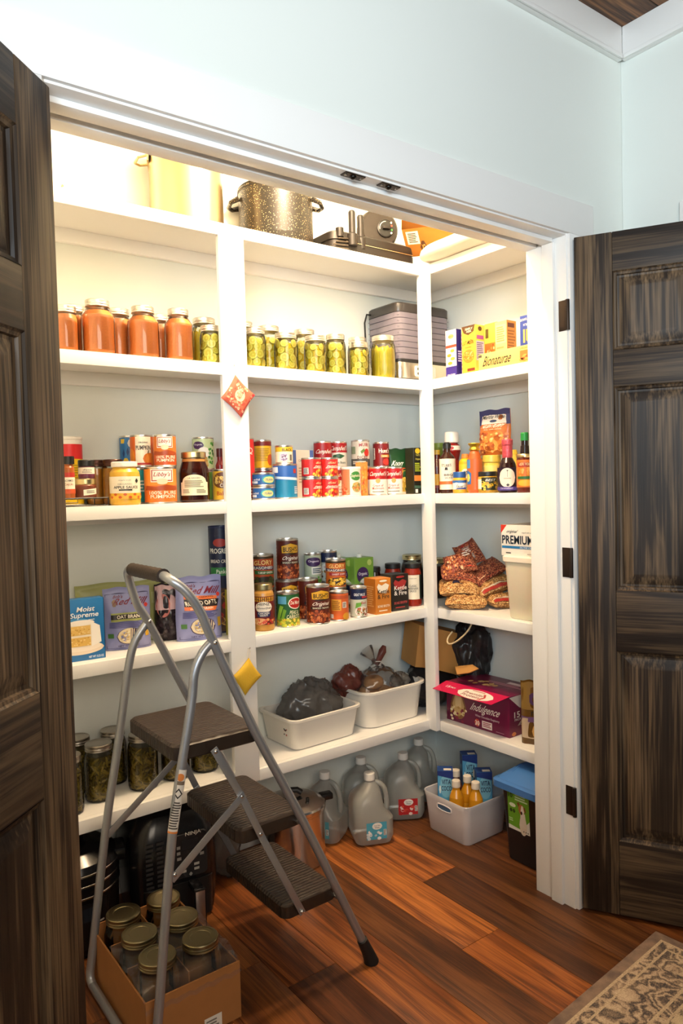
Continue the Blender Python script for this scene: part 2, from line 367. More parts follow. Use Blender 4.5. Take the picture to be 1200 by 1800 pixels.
# ------------------------------------------------------------------ closet shelving: one thing
t = thing('built_in_shelving', 'white painted built-in wooden shelving round two walls of the pantry', 'shelving', (.2, YB, 0))
def rel(b, name, bevel=.0015):
    b.v = [(x-.2, y-YB, z) for x, y, z in b.v]; return obj(name, b, t, bevel=bevel)
XS0, XS1 = 1.104, 1.1945; PX, PY = 1.962, 2.054
for n in Z:
    zt = Z[n]; zb = zt-.0385
    b = B(); b.box(.2, XW, YB+.019, YW, zt-.019, zt, WHITE); b.box(XR+.019, XW, YI, YB+.019, zt-.019, zt, WHITE); rel(b, 'shelf_board', 0)
    b = B(); b.box(.2, XS0, YB, YB+.019, zb, zt, WHITE); rel(b, 'front_edge')
    b = B(); b.box(XS1, PX, YB, YB+.019, zb, zt, WHITE); rel(b, 'front_edge')
    b = B(); b.box(XR, XR+.019, YI, PY, zb, zt, WHITE); rel(b, 'front_edge')
    b = B(); b.box(.2, XW, YW-.019, YW, zt-.062, zt-.019, WHITE); rel(b, 'cleat')
    b = B(); b.box(XW-.019, XW, YI, YW-.019, zt-.062, zt-.019, WHITE); rel(b, 'cleat')
b = B(); b.box(XS0, XS1, YB, YB+.019, .353, Z[1], WHITE); rel(b, 'stile')
b = B(); b.box(PX, XR, PY, YB+.019, .353, Z[1], WHITE); rel(b, 'corner_post')

# ------------------------------------------------------------------ doors (stained, raised panels)
def door(name, hinge, ang, side, hinges):
    """leaf runs from the hinge along local +x; side = which local y the seen face has"""
    d = link(name, None, None, hinge, ang); d['kind'] = 'structure'
    W, H, T, z0 = .745, 2.018, .035, .012
    sw = .105; zs = [(0, .225), (.225, .795), (.795, .976), (.976, 1.572), (1.572, 1.678), (1.678, 1.905), (1.905, H)]
    y0, y1 = (0, T) if side > 0 else (-T, 0)
    def part(nm, x0, x1, a, e, mt):
        b = B(); b.box(x0-(x0+x1)/2, (x1-x0)/2, y0, y1, a-(a+e)/2, (e-a)/2, mt); return obj(nm, b, d, ((x0+x1)/2, 0, z0+(a+e)/2), bevel=.0025)
    part('stile', 0, sw, 0, H, DOORZ); part('stile', W-sw, W, 0, H, DOORZ); xm0, xm1 = W/2-.05, W/2+.05
    for i in (0, 2, 4, 6): part('rail', sw, W-sw, zs[i][0], zs[i][1], DOORX)
    for i in (1, 3, 5):
        part('mullion', xm0, xm1, zs[i][0], zs[i][1], DOORZ)
        for xa, xb in ((sw, xm0), (xm1, W-sw)):
            hw, hh = (xb-xa)/2, (zs[i][1]-zs[i][0])/2; b = B(); yc = (y0+y1)/2
            def ring(ix, y): return [(-hw+ix, y, -hh+ix), (hw-ix, y, -hh+ix), (hw-ix, y, hh-ix), (-hw+ix, y, hh-ix)]
            for s in (1, -1):
                seq = [(0, T/2), (.004, T/2-.004), (.010, T/2-.006), (.012, T/2-.012), (.018, T/2-.0125), (.045, T/2-.004), (.05, T/2-.004)]
                rg = [ring(ix, yc+s*yy) for ix, yy in seq]
                if s > 0: rg = [r[::-1] for r in rg]
                b.loft(rg, DOORZ, capb=False, capt=True)
            obj('panel', b, d, ((xa+xb)/2, 0, z0+(zs[i][0]+zs[i][1])/2), ang=20)
    return d
dr = door('door_2', (1.876, 1.338, 0), -math.atan2(.87, .493), 1, 0)
dl = door('door_1', (.392, 1.350, 0), PI+math.atan2(.69, .72), -1, 0)
# butt hinges on the right jamb: leaf plate + knuckle
for z in (1.807, 1.067, .335):
    b = B(); b.box(-.002, 0, -.004, .026, -.045, .045, BRONZE)
    b.lathe([(.006, -.045), (.006, .045)], BRONZE, 10, cx=-.003, cy=-.007)
    h = obj('hinge', b, None, (XJ1, YF, z), bevel=.0012)
    tag(h, {1.807: 'dark bronze butt hinge high on the right white jamb', 1.067: 'dark bronze butt hinge halfway up the right white jamb', .335: 'dark bronze butt hinge low on the right white jamb'}[z], 'hinge', 'hinges of the right door')

# ------------------------------------------------------------------ rug
def rugmat():
    m, nt, p = base('worn_oriental_rug'); L = nt.links.new; tc = node(nt, 'ShaderNodeTexCoord'); sp = node(nt, 'ShaderNodeSeparateXYZ'); L(tc.outputs['Object'], sp.inputs[0])
    def mth(op, a, b_=None, c=None):
        n = node(nt, 'ShaderNodeMath', operation=op)
        for i, q in enumerate((a, b_, c)):
            if q is None: continue
            if isinstance(q, (int, float)): n.inputs[i].default_value = q
            else: L(q, n.inputs[i])
        return n.outputs[0]
    dx = mth('MULTIPLY', sp.outputs[0], -1); dy = mth('MULTIPLY', sp.outputs[1], -1)
    d = mth('MINIMUM', dx, dy)
    n1 = node(nt, 'ShaderNodeTexNoise'); n1.inputs['Scale'].default_value = 260; n1.inputs['Detail'].default_value = 3; L(tc.outputs['Object'], n1.inputs['Vector'])
    n2 = node(nt, 'ShaderNodeTexNoise'); n2.inputs['Scale'].default_value = 30; n2.inputs['Detail'].default_value = 5; L(tc.outputs['Object'], n2.inputs['Vector'])
    v = node(nt, 'ShaderNodeTexVoronoi'); v.inputs['Scale'].default_value = 11; v.inputs['Randomness'].default_value = .8; wa = node(nt, 'ShaderNodeVectorMath', operation='MULTIPLY_ADD'); L(n2.outputs['Color'], wa.inputs[0]); wa.inputs[1].default_value = (.09, .09, 0); L(tc.outputs['Object'], wa.inputs[2]); L(wa.outputs[0], v.inputs['Vector'])
    wv = node(nt, 'ShaderNodeMath', operation='SINE'); L(mth('MULTIPLY', v.outputs['Distance'], 26), wv.inputs[0])
    f = mth('ADD', mth('MULTIPLY', wv.outputs[0], .22), mth('ADD', mth('MULTIPLY', n1.outputs['Fac'], .7), mth('MULTIPLY', n2.outputs['Fac'], .5)))
    pat = ramp(nt, f, [(.28, '#3d3a3c'), (.5, '#7b6a5c'), (.68, '#a8917a'), (.95, '#cdb89c')])
    edge = ramp(nt, n2.outputs['Fac'], [(.3, '#6a5850'), (.7, '#927a68')]); light = ramp(nt, n1.outputs['Fac'], [(.3, '#a08a70'), (.7, '#d2bd9d')])
    def mix(fac, a, b_):
        x = node(nt, 'ShaderNodeMix', data_type='RGBA'); L(fac, x.inputs[0]); L(a, x.inputs[6]); L(b_, x.inputs[7]); return x.outputs[2]
    c = mix(mth('GREATER_THAN', mth('ADD', d, mth('MULTIPLY', n2.outputs['Fac'], .006)), .034), edge, pat)
    for a, h in ((.034, .004), (.062, .003), (.165, .004), (.19, .003)):
        c = mix(mth('LESS_THAN', mth('ABSOLUTE', mth('SUBTRACT', d, a)), h), c, light)
    inner = mth('GREATER_THAN', d, .195)
    st = mth('SINE', mth('MULTIPLY', mth('ADD', dx, mth('MULTIPLY', n2.outputs['Fac'], .05)), 120)); st2 = mth('SINE', mth('MULTIPLY', dy, 60))
    fill = ramp(nt, mth('ADD', mth('MULTIPLY', st, .16), mth('ADD', mth('MULTIPLY', st2, .12), n1.outputs['Fac'])), [(.2, '#4a4440'), (.42, '#b8a384'), (.9, '#d8c4a4')])
    c = mix(inner, c, fill); L(c, p.inputs['Base Color']); p.inputs['Roughness'].default_value = .95
    bu = node(nt, 'ShaderNodeBump'); bu.inputs['Strength'].default_value = .5; bu.inputs['Distance'].default_value = .002; L(n1.outputs['Fac'], bu.inputs['Height']); L(bu.outputs[0], p.inputs['Normal'])
    return m
b = B(); b.rr([(0, .8, .6, .004, -.8, -.6), (.006, .8, .6, .004, -.8, -.6), (.008, .797, .597, .004, -.8, -.6)], rugmat())
tag(obj('area_rug', b, None, (1.945, 1.143, .0002), .065), 'faded beige and slate oriental rug at the lower right on the plank floor', 'rug')

# ------------------------------------------------------------------ kit of packages
def pos(x, y): return x*Q, y*Q
def can(x, y, w_, h, z, bands, shapes, label, turn=0., cat='can', group=None, cart=False, rim=None, rimt=None, plain=False):
    """tin with rolled rims and a wrapped paper label"""
    R = w_/2; t = thing('tin_can' if not cart else 'canister', label, cat, (x, y, z), face(x, y)+turn, group); rm = rim or METAL
    b = B(); b.lathe([(R*.96, 0), (R, .0015), (R, .004), (R*.975, .005), (R*.975, h-.006), (R, h-.004), (R, h-.0008), (R*.97, h), (R*.95, h-.0006), (R*.94, h-.004), (R*.7, h-.0045), (R*.68, h-.004), (.001, h-.004)], rm, 28, capt=False)
    obj('can_body', b, t)
    z0, z1 = (.0055, h-.0065) if not plain else (.004, h-.003); b = B(); Rl = R*.985
    for v0, v1, c in bands: b.lathe([(Rl, z0+(z1-z0)*v0), (Rl, z0+(z1-z0)*v1)], M(c, .4, name='label_paper'), 32, capb=False, capt=False)
    prints(b, shapes, cylmap(Rl, z0, z1), seed=hash(label) % 999 if False else len(label)); obj('paper_label', b, t)
    if rimt:
        b = B(); b.lathe([(R*1.01, h-.006), (R*1.02, h-.005), (R*1.02, h+.001), (R*.95, h+.003), (.001, h+.003)], rimt, 28, capt=False); obj('lid', b, t)
    return t
def clone_can(src, x, y, z, label, turn=0.): return copy_tree(src, (x, y, z), face(x, y)+turn, label)
SLICE = None
def slice_mesh():
    global SLICE
    if SLICE is None:
        b = B(); rim = M('#c2b236', .35, name='pickle_rind'); fl_ = M('#f4e468', .35, name='pickle_flesh', var=.15, scale=200); sd = M('#e8d24c', .35, name='pickle_seeds')
        b.lathe([(.0166, -.0016), (.0175, -.001), (.0175, .0008), (.0168, .0016), (.0105, .0017), (.0098, .0019), (.0040, .0020), (.0001, .0019)], [rim, rim, rim, fl_, sd, sd, fl_], 14, capt=False)
        SLICE = mesh(b, 'pickle_slice')
    return SLICE
SPEAR = None
def spear_mesh():
    global SPEAR
    if SPEAR is None:
        b = B(); g = M('#dcc432', .35, name='pickle_spear_skin', var=.2, scale=60)
        b.loft([[(r*math.cos(2*PI*k/10), .7*r*math.sin(2*PI*k/10), z) for k in range(10)] for r, z in ((.003, 0), (.0095, .008), (.0115, .04), (.0105, .08), (.006, .098), (.001, .102))], g); SPEAR = mesh(b, 'pickle_spear')
    return SPEAR
BEANS = {}
def bean_mesh(R, H):
    if (R, H) not in BEANS:
        b = B(); rnd = random.Random(5); ms = [M(c, .4, name='green_bean') for c in ('#84702a', '#a88f3a', '#6a5a1e', '#978030')]
        for i in range(210):
            a = rnd.uniform(0, 2*PI); z = rnd.uniform(.012, H-.012); r = R-.0062; an = rnd.uniform(-.9, .9)+PI/2*(rnd.random() < .45); L = rnd.uniform(.012, .024)
            pts = []
            for s in (-1, -.3, .3, 1):
                aa = a+s*L*math.sin(an)/r; pts.append((r*math.cos(aa), r*math.sin(aa), min(H-.005, max(.006, z+s*L*math.cos(an)))))
            b.tube(pts, [.0025, .004, .004, .0025], ms[i % 4], 6)
        b.lathe([(R-.0085, .004), (R-.0085, H-.003)], M('#5a4a1a', .4, name='bean_brine'), 20)
        BEANS[(R, H)] = mesh(b, 'cut_green_beans')
    return BEANS[(R, H)]
JM = {}
def mason(x, y, D, H, z, kind, label, group, lid=None, turn=0., wide=.86, empty=False, film=False):
    """screw-band canning jar"""
    R = D/2; lid = lid or LIDM; rn = R*wide; zn = H-.017
    t = thing('canning_jar', label, 'jar', (x, y, z), face(x, y)+turn, group)
    key = (round(R, 4), round(H, 4), wide)
    if key not in JM:
        b = B(); b.lathe([(R*.82, .0), (R*.95, .003), (R, .012), (R, H*.66), (R*.985, H*.71), (rn*1.06, H*.81), (rn*.97, H*.845), (rn*.97, zn)], GLASS, 32, capt=False); JM[key] = mesh(b, 'glass')
    link('glass', JM[key], t)
    b = B(); b.lathe([(rn*1.0, zn-.004), (rn*1.05, zn-.003), (rn*1.03, zn+.001), (rn*1.05, zn+.004), (rn*1.03, zn+.007), (rn*1.04, zn+.014), (rn*1.0, H-.001), (rn*.86, H-.0005)], lid, 32, capb=False, capt=False); obj('screw_band', b, t)
    b = B(); b.lathe([(rn*.88, H-.0028), (rn*.87, H-.0012), (rn*.6, H-.0012), (rn*.58, H-.0018), (.001, H-.0018)], lid, 32, capt=False); obj('lid', b, t)
    Ri = R-.0022; zt = H*.80
    def fill(mat, nm):
        b = B(); b.lathe([(Ri*.85, .003), (Ri, .012), (Ri, H*.66), (Ri*.985, H*.71), (rn*1.02, H*.80), (.001, zt+.001)], mat, 30, capt=False); obj(nm, b, t)
    rnd = random.Random(int(x*1e4)); zmin, zmax = .018, H*.68
    if kind == 'sauce': fill(M('#f0914c', .35, name='tomato_sauce', var=.15, scale=260), 'tomato_sauce')
    elif kind == 'slices' or kind == 'spears':
        b = B(); rc = Ri-.0085; b.lathe([(rc*.9, .004), (rc, .01), (rc, H*.70), (.001, H*.79)], M('#e8c224', .25, name='pickle_brine', var=.25, scale=45), 24, capt=False); obj('brine', b, t)
        if kind == 'slices':
            rows = int((zmax-zmin)/.021); me = slice_mesh(); nn = max(4, int(2.7*Ri/.024))
            for i in range(rows+1):
                for k in range(nn):
                    a = -PI/2+(k-(nn-1)/2)*(2.9/(nn-1))+rnd.uniform(-.12, .12)+(.2 if i % 2 else -.2)
                    zz = zmin+i*(zmax-zmin)/rows+rnd.uniform(-.004, .004); r = Ri-.0060-rnd.uniform(0, .0015); sc = rnd.uniform(.65, 1.0)
                    q = Vector((math.cos(a), math.sin(a), rnd.uniform(-.35, .35))).to_track_quat('Z', 'Y')
                    o = link('pickle_slice', me, t, (r*math.cos(a), r*math.sin(a), zz)); o.rotation_euler = q.to_euler(); o.scale = (sc, sc, 1)
        else:
            for k in range(11):
                a = 2*PI*k/11+rnd.uniform(-.05, .05); r = Ri-.0095; f = (H*.74)/.102*rnd.uniform(.9, 1.0)
                o = link('pickle_spear', spear_mesh(), t, (r*math.cos(a), r*math.sin(a), .008)); o.rotation_euler = (rnd.uniform(-.03, .03), rnd.uniform(-.03, .03), a+PI/2); o.scale = (min(1.25, Ri*.55/.0115), 1, f)
    elif kind == 'beans':
        o = link('cut_green_beans', bean_mesh(round(Ri, 4), round(H*.80, 4)), t); o['kind'] = 'stuff'
    elif kind: fill(kind, 'preserve')
    return t
def bottle(x, y, z, prof, mat, label, cat='bottle', cap=None, lab=None, shapes=(), turn=0., n=28, name='bottle', extra=None, labmat='#f2ead8'):
    """turned bottle or jar: prof = body outline, cap = outline + material, lab = (z0, z1, radius)"""
    t = thing(name, label, cat, (x, y, z), face(x, y)+turn)
    b = B(); b.lathe(prof, mat, n); obj('bottle_body' if cat == 'bottle' else 'jar_body', b, t)
    if cap: b = B(); b.lathe(cap[0], cap[1], n); obj('cap' if cat == 'bottle' else 'lid', b, t)
    if lab:
        z0, z1, R = lab; b = B(); mt = labmat if isinstance(labmat, bpy.types.Material) else M(labmat, .45, name='label_paper')
        b.lathe([(R+.0003, z0), (R+.0003, z1)], mt, 32, capb=False, capt=False); prints(b, shapes, cylmap(R+.0003, z0, z1), seed=len(label)); obj('paper_label', b, t)
    for nm, pf, mt in (extra or []): b = B(); b.lathe(pf, mt, n); obj(nm, b, t)
    return t
def carton(x, y, z, w_, d, h, rz, body, front, label, cat='box', side=(), sidec=None, left=(), leftc=None, top=(), name='carton', r=.0015, spout=None):
    t = thing(name, label, cat, (x, y, z), rz)
    b = B(); b.rr([(0, w_/2, d/2, r), (h, w_/2, d/2, r)], M(body, .42, name='printed_card'), 1); obj('carton_body', b, t, bevel=.0006)
    b = B(); prints(b, front, frontmap(w_, d, 0, h), seed=len(label))
    if sidec: side = [('r', -1, 0, 1, 1, sidec)]+list(side)
    if leftc: left = [('r', -1, 0, 1, 1, leftc)]+list(left)
    prints(b, side, rightmap(w_, d, 0, h)); prints(b, left, leftmap(w_, d, 0, h)); prints(b, top, topmap(w_, d, h))
    if b.v: obj('printed_face', b, t)
    if spout: b = B(); b.lathe([(.010, h), (.011, h+.012), (.009, h+.014)], spout, 16, cx=0, cy=0); obj('screw_cap', b, t)
    return t
def pouch(x, y, z, w_, h, th, rz, mat, shapes, label, cat='bag', name='food_pouch', seal=.08, foot=True, wob=.012, pinch=.0, seed=3, tilt=0., body='pouch_body'):
    """soft standing bag with a flattened top seal and a printed front"""
    rnd = random.Random(seed); ph = [rnd.uniform(0, 6) for _ in range(6)]
    def half(u, v):
        e = max(0, 1-abs(u)**3.2)**.6; base_ = min(1, .35+v*5) if not foot else min(1, .75+v*2)
        topf = max(0, min(1, (1-seal-v)/.45))**.7
        wv = 1+.10*math.sin(7*u+9*v+ph[0])+.07*math.sin(15*v-5*u+ph[1])
        return .0012+th/2*e*base_*topf*wv
    def xx(u, v): return u*w_/2*(1-pinch*math.exp(-((v-.88)/.1)**2))*(1+wob*math.sin(9*v+ph[2]*(1 if u > 0 else 2)))
    def lean(v): return th*.25*v*v*math.sin(ph[3])
    def zz(u, v): return h*v+(.012*h*math.sin(6*u+ph[4]) if v > .9 else 0)
    def F(u, v, off=0.): return (xx(u, v), -half(u, v)-off-.0004+lean(v), zz(u, v))
    nu, nv = 36, 40; b = B()
    for s in (1, -1):
        vs = [];
        for j in range(nv+1):
            for i in range(nu+1):
                u = -1+2*i/nu; v = j/nv; hy = half(u, v); vs.append((xx(u, v), -s*hy+lean(v), zz(u, v)))
        fs = [(j*(nu+1)+i, j*(nu+1)+i+1, (j+1)*(nu+1)+i+1, (j+1)*(nu+1)+i)[::s] for j in range(nv) for i in range(nu)]; b.add(vs, fs, mat)
    for v in (0, 1):
        vs = []; 
        for i in range(nu+1):
            u = -1+2*i/nu; hy = half(u, v); vs += [(xx(u, v), -hy+lean(v), zz(u, v)), (xx(u, v), hy+lean(v), zz(u, v))]
        b.add(vs, [(2*i, 2*i+2, 2*i+3, 2*i+1)[::(-1 if v == 0 else 1)] for i in range(nu)], mat)
    for u in (-1, 1):
        vs = []
        for j in range(nv+1):
            v = j/nv; hy = half(u, v); vs += [(xx(u, v), -hy+lean(v), zz(u, v)), (xx(u, v), hy+lean(v), zz(u, v))]
        b.add(vs, [(2*j, 2*j+1, 2*j+3, 2*j+2)[::(-1 if u < 0 else 1)] for j in range(nv)], mat)
    t = thing(name, label, cat, (x, y, z), (tilt, 0, rz)); obj(body, b, t, ang=50)
    b = B(); prints(b, shapes, F, cols=14, seed=len(label)); 
    if b.v: obj('printed_face', b, t, ang=60)
    return t
def lump(name, label, cat, c, rx, ry, rz_, mat, seed=1, jit=.18, nu=26, nv=16, parent=None, flat=None, rot=None, crease=1.):
    """crumpled bag: a noisy ellipsoid"""
    b = B(); b.ell((0, 0, 0), rx, ry, rz_, mat, nu, nv); out = []; so = Vector((seed*3.1, seed*1.7, seed*.9))
    for x, y, z in b.v:
        n = Vector((x/rx, y/ry, z/rz_)); f = 1+jit*1.5*noise.noise(n*1.3*crease+so)
        fold = 1-abs(noise.noise(Vector((n.x*3.4+n.z, n.y*3.4, n.z*1.0-n.x*.8))*crease+so*2))*2.2; f += jit*.55*fold*abs(fold)
        f += jit*.14*(1-2.4*abs(noise.noise(Vector((n.x*5.5, n.y*5.5, n.z*2.6))*crease+so*3)))
        p = Vector((x, y, z))*f
        if flat is not None: p.z = max(p.z, flat)
        if rot: p = rot @ p
        out.append(tuple(p))
    b.v = out
    o = obj(name, b, parent, c, ang=80)
    if parent is None: tag(o, label, cat)
    return o

# ------------------------------------------------------------------ shelf 2 (canned food in jars)
z2 = Z[2]+.0003; g1 = 'jars of orange tomato sauce'; g2 = 'jars of pickles'
for x, y, D, H, lab in ((.698, 2.043, .090, .152, 'large jar of orange sauce, leftmost of the three big front ones'), (.828, 2.042, .088, .150, 'large jar of orange sauce, middle of the three big front ones'),
        (.936, 2.039, .083, .155, 'large jar of orange sauce nearest the pickle jars'), (.608, 2.040, .068, .125, 'smaller jar of orange sauce beside the left door'), (.662, 2.137, .076, .152, 'jar of orange sauce behind, between the leftmost two'),
        (.790, 2.137, .076, .158, 'jar of orange sauce behind, left of the middle big one'), (.925, 2.150, .076, .158, 'jar of orange sauce behind, hidden by the right big one')):
    px_, py_ = pos(x, y); mason(px_, py_, D*Q, H*Q, z2, 'sauce', lab, g1, wide=.70 if D > .08 else .84)
for x, y, D, H, k, lab in ((1.058, 2.117, .078, .157, 'spears', 'tall jar of pickle spears half hidden by the white stile, left bay'), (1.043, 2.046, .066, .120, 'slices', 'small jar of pickle slices beside the stile, left bay'),
        (1.196, 2.122, .078, .162, 'slices', 'jar of pickle slices at the back, just right of the stile'), (1.190, 2.030, .069, .124, 'slices', 'front jar of pickle slices just right of the stile'),
        (1.299, 2.127, .080, .160, 'slices', 'taller back jar of pickle slices, second from the stile'), (1.307, 2.033, .079, .121, 'slices', 'front jar of pickle slices, second from the stile'),
        (1.443, 2.127, .080, .163, 'slices', 'taller back jar of pickle slices, third from the stile'), (1.423, 2.033, .077, .124, 'slices', 'front jar of pickle slices, third from the stile'),
        (1.516, 2.045, .072, .140, 'slices', 'front jar of pickle slices, fourth from the stile'), (1.586, 2.150, .066, .144, 'slices', 'back jar of pickles glimpsed between two front jars'),
        (1.672, 2.122, .072, .158, 'slices', 'back jar of pickles next to the clear food dehydrator'), (1.606, 2.031, .073, .119, 'slices', 'short front jar of pickle slices beside the spears'),
        (1.728, 2.042, .089, .155, 'spears', 'wide jar of yellow pickle spears beside the food dehydrator')):
    px_, py_ = pos(x, y); mason(px_, py_, D*Q, H*Q, z2, k, lab, g2, turn=.2*math.sin(x*40), wide=.86)
# food dehydrator
x0, x1, y0, y1 = 1.80*Q, 2.07*Q, 2.04*Q, 2.225*Q; W_, D_, H_ = x1-x0, y1-y0, .305
t = thing('food_dehydrator', 'food dehydrator with clear stacked trays in the corner of the second shelf', 'dehydrator', ((x0+x1)/2, (y0+y1)/2, z2), 0)
b = B(); b.rr([(0, W_/2-.01, D_/2-.01, .02), (.014, W_/2-.006, D_/2-.006, .022)], BLACK); obj('foot_plinth', b, t)
b = B(); b.rr([(.014, W_/2, D_/2, .028), (.076, W_/2, D_/2, .028)], M((.62, .58, .52), .25, 1, name='brushed_steel')); obj('base', b, t, bevel=.002)
b = B(); b.rr([(.077, W_/2-.002, D_/2-.002, .028), (.088, W_/2-.002, D_/2-.002, .028)], BLACK); obj('base_rim', b, t)
TRAY = glassy('clear_tray_plastic', 'ffffff', 'eeeaf2', .08, '#d8cede', .45)
b = B(); 
for a in ((0, .0205), (.0205, .0225)): pass
b.rr([(0, W_/2-.003, D_/2-.003, .028), (.0012, W_/2-.001, D_/2-.001, .028), (.0205, W_/2-.001, D_/2-.001, .028), (.0222, W_/2-.003, D_/2-.003, .026)], TRAY, capb=False, capt=False); b.box(-W_/2+.006, W_/2-.006, -D_/2+.006, D_/2-.006, .009, .0105, TRAY); tm = mesh(b, 'drying_tray')
for k in range(8): link('drying_tray', tm, t, (0, 0, .0885+k*.0228))
b = B(); b.rr([(.271, W_/2, D_/2, .028), (.302, W_/2, D_/2, .028), (H_+.004, W_/2-.008, D_/2-.008, .024)], M((.04, .036, .034), .3)); obj('top_cover', b, t, bevel=.001)
b = B(); b.rr([(0, .055, .022, .008), (.003, .055, .022, .008)], M('#e8e2da', .3)); b.v = [(p[0]-.005, -D_/2-p[2], p[1]+.044) for p in b.v]
for sx in (-.038, .028):
    for sz in (-.009, .009): b.lathe([(.006, 0), (.006, .0012)], BLACK, 12, cx=sx, cy=sz); n_ = 48; b.v[-n_:] = [(p[0]-.005, -D_/2-.003-p[2], p[1]+.044) for p in b.v[-n_:]]
obj('control_panel', b, t)
b = B(); b.tube([(-W_/2+.01, D_/2-.03, .285), (-W_/2-.02, D_/2-.03, .285), (-W_/2-.032, D_/2-.03, .25), (-W_/2-.026, D_/2-.025, .2), (-W_/2-.02, D_/2-.02, .12), (-W_/2-.02, D_/2-.02, .006)], .0035, BLACK, 8); obj('power_cord', b, t)
# right side of shelf 2: boxes. rz = -90 deg: front faces the room (-x)
RZ = -PI/2
def rbox(xf, yn, yf, depth, h, z, *a, **k):
    xf, yn, yf, depth = xf*Q, yn*Q, yf*Q, depth*Q
    return carton(xf+depth/2, (yn+yf)/2, z, yf-yn, depth, h*Q, RZ, *a, **k)
PUR = '#3c2a86'
rbox(1.90, 1.846, 1.898, .05, .165, z2, '#2f2078', [('r', -1, .22, 1, 1, '#fbf6e8'), ('e', 0, .86, .55, .05, '#d9b36a'), ('t', 'MARY\'S', 0, .86, .8, .03, '#7a1e2c'), ('r', -1, .62, 1, .68, '#d8432e'), ('e', .25, .55, .4, .035, '#e0a93c'), ('e', -.35, .46, .42, .035, '#c98f2e'), ('e', .3, .38, .45, .035, '#e5b04a'), ('e', -.2, .29, .45, .035, '#d09a3a'), ('r', -1, 0, 1, .21, PUR), ('t', 'CRACKERS', 0, .04, 1.5, .035, '#ffffff')],
     'slim purple and white cracker box at the far end of the pasta row', sidec='#241a66', side=[('l', -.7, .3, .7, .55, 5, '#c9c0e0')])
carton(1.925*Q, 1.832*Q, z2, .012, .02, .165*Q, RZ, '#c9a6a0', [('l', -.8, .1, .8, .9, 9, '#8d6a70')], 'thin dusty pink packet wedged behind the noodle box', name='carton')
rbox(1.895, 1.752, 1.815, .048, .163, z2, '#e8b83a', [('p', [(-1, 1), (1, 1), (.8, .86), (0, .80), (-.7, .86)], '#5a3a1c'), ('t', 'SIMPLY\nASIA', .1, .905, 1.1, .10, '#fff3d0'), ('t', 'LO MEIN', 0, .64, 1.6, .09, '#4a2a16', .15, .3), ('t', 'noodles', 0, .55, .9, .035, '#7a4a20'), ('e', 0, .36, .85, .14, '#c9822c'), ('d', -.7, .28, .7, .44, 40, .09, .012, ['#e9c25a', '#f4dc8a', '#a85a1e', '#d8a23c']), ('r', -.2, .04, .9, .10, '#7a2c1e')],
     'tall golden noodle box with a round bowl picture on its front', sidec='#efc44e', side=[('e', 0, .92, .4, .05, '#5a3a1c'), ('r', -.8, .25, .8, .66, '#c9b6c4'), ('l', -.7, .28, .7, .64, 9, '#6a5a78'), ('r', -.7, .7, .7, .78, '#a04a8a')])
rbox(2.00, 1.748, 1.805, .04, .182, z2, '#e9c24a', [('r', -1, 0, 1, .62, '#e2853c'), ('d', -.8, .08, .8, .58, 24, .14, .03, ['#f6d9a0', '#d84a2a', '#f3b35a']), ('r', -.8, .72, -.3, .9, '#5c4a1c')], 'yellow and orange pasta box behind the golden noodle box', sidec='#dba93c')
rbox(1.95, 1.660, 1.712, .048, .166, z2, '#e0bb78', [('r', -.85, .55, .85, .93, '#e9cb90'), ('l', -.7, .58, .7, .9, 7, '#b08c50'), ('l', -.7, .1, .7, .5, 6, '#b9945a')], 'plain tan pasta box with a brown printed side panel', sidec='#d68a3a', side=[('r', -.8, .86, .6, .95, '#6a2a1a'), ('l', -.8, .1, .8, .82, 12, '#a85f24')])
for yn, yf, lab in ((1.541, 1.588, 'blue pasta box with white lettering standing behind the long tray'), (1.492, 1.539, 'blue pasta box nearest the white jamb, cut off by it')):
    rbox(1.93, yn, yf, .045, .16, z2, '#34499a', [('t', 'BIONATURAE', 0, .91, 1.7, .05, '#f4f0e2', 0, .3), ('t', 'N°30', 0, .81, .7, .05, '#f4f0e2'), ('p', [(-.4, .45), (-.1, .45), (-.1, .72), (-.4, .72)], '#e9c25a'), ('p', [(.1, .5), (.4, .45), (.4, .7), (.1, .72)], '#e2b23c'), ('r', -.7, .32, .7, .36, '#e8e2f0'), ('e', 0, .2, .6, .06, '#e9dcd8'), ('t', 'organic', 0, .2, .8, .05, '#a8323a'), ('r', -1, 0, 1, .04, '#e9e4f2')], lab, sidec='#22326e')
rbox(1.888, 1.498, 1.733, .006, .055, z2, '#e8c470', [('t', 'Bionaturae', -.28, .5, 1.0, .6, '#3a2e22', .12, 0, 1.0), ('r', .52, .1, .98, .72, '#c87a3a'), ('d', .55, .12, .95, .5, 14, .08, .08, ['#e0a050', '#a8562a', '#d88a3c']), ('t', 'ORGANIC', .72, .86, .4, .12, '#b08a4a'), ('r', -.98, .78, -.86, .94, '#5c5040')], 'long yellow display tray lettered across its front, holding pasta boxes', name='display_tray')

# ------------------------------------------------------------------ shelf 3
z3 = Z[3]+.0003
def c3(x, y, w_, h, z, *a, **k): px_, py_ = pos(x, y); return can(px_, py_, w_*Q, h*Q, z3+z*Q, *a, **k)
c3(.648, 2.190, .078, .197, 0, [(0, .70, '#e9c31c'), (.70, .93, '#d8282a'), (.93, 1, '#f4efe6')], [('l', -.5, .35, .7, .62, 7, '#a88f1a'), ('l', -.5, .08, .7, .3, 6, '#2f6a2c')], 'tall yellow canister with a red band and white top, beside the left door', cat='canister', cart=True, rim=M('#f0ece2', .4), rimt=M('#f4efe6', .4))
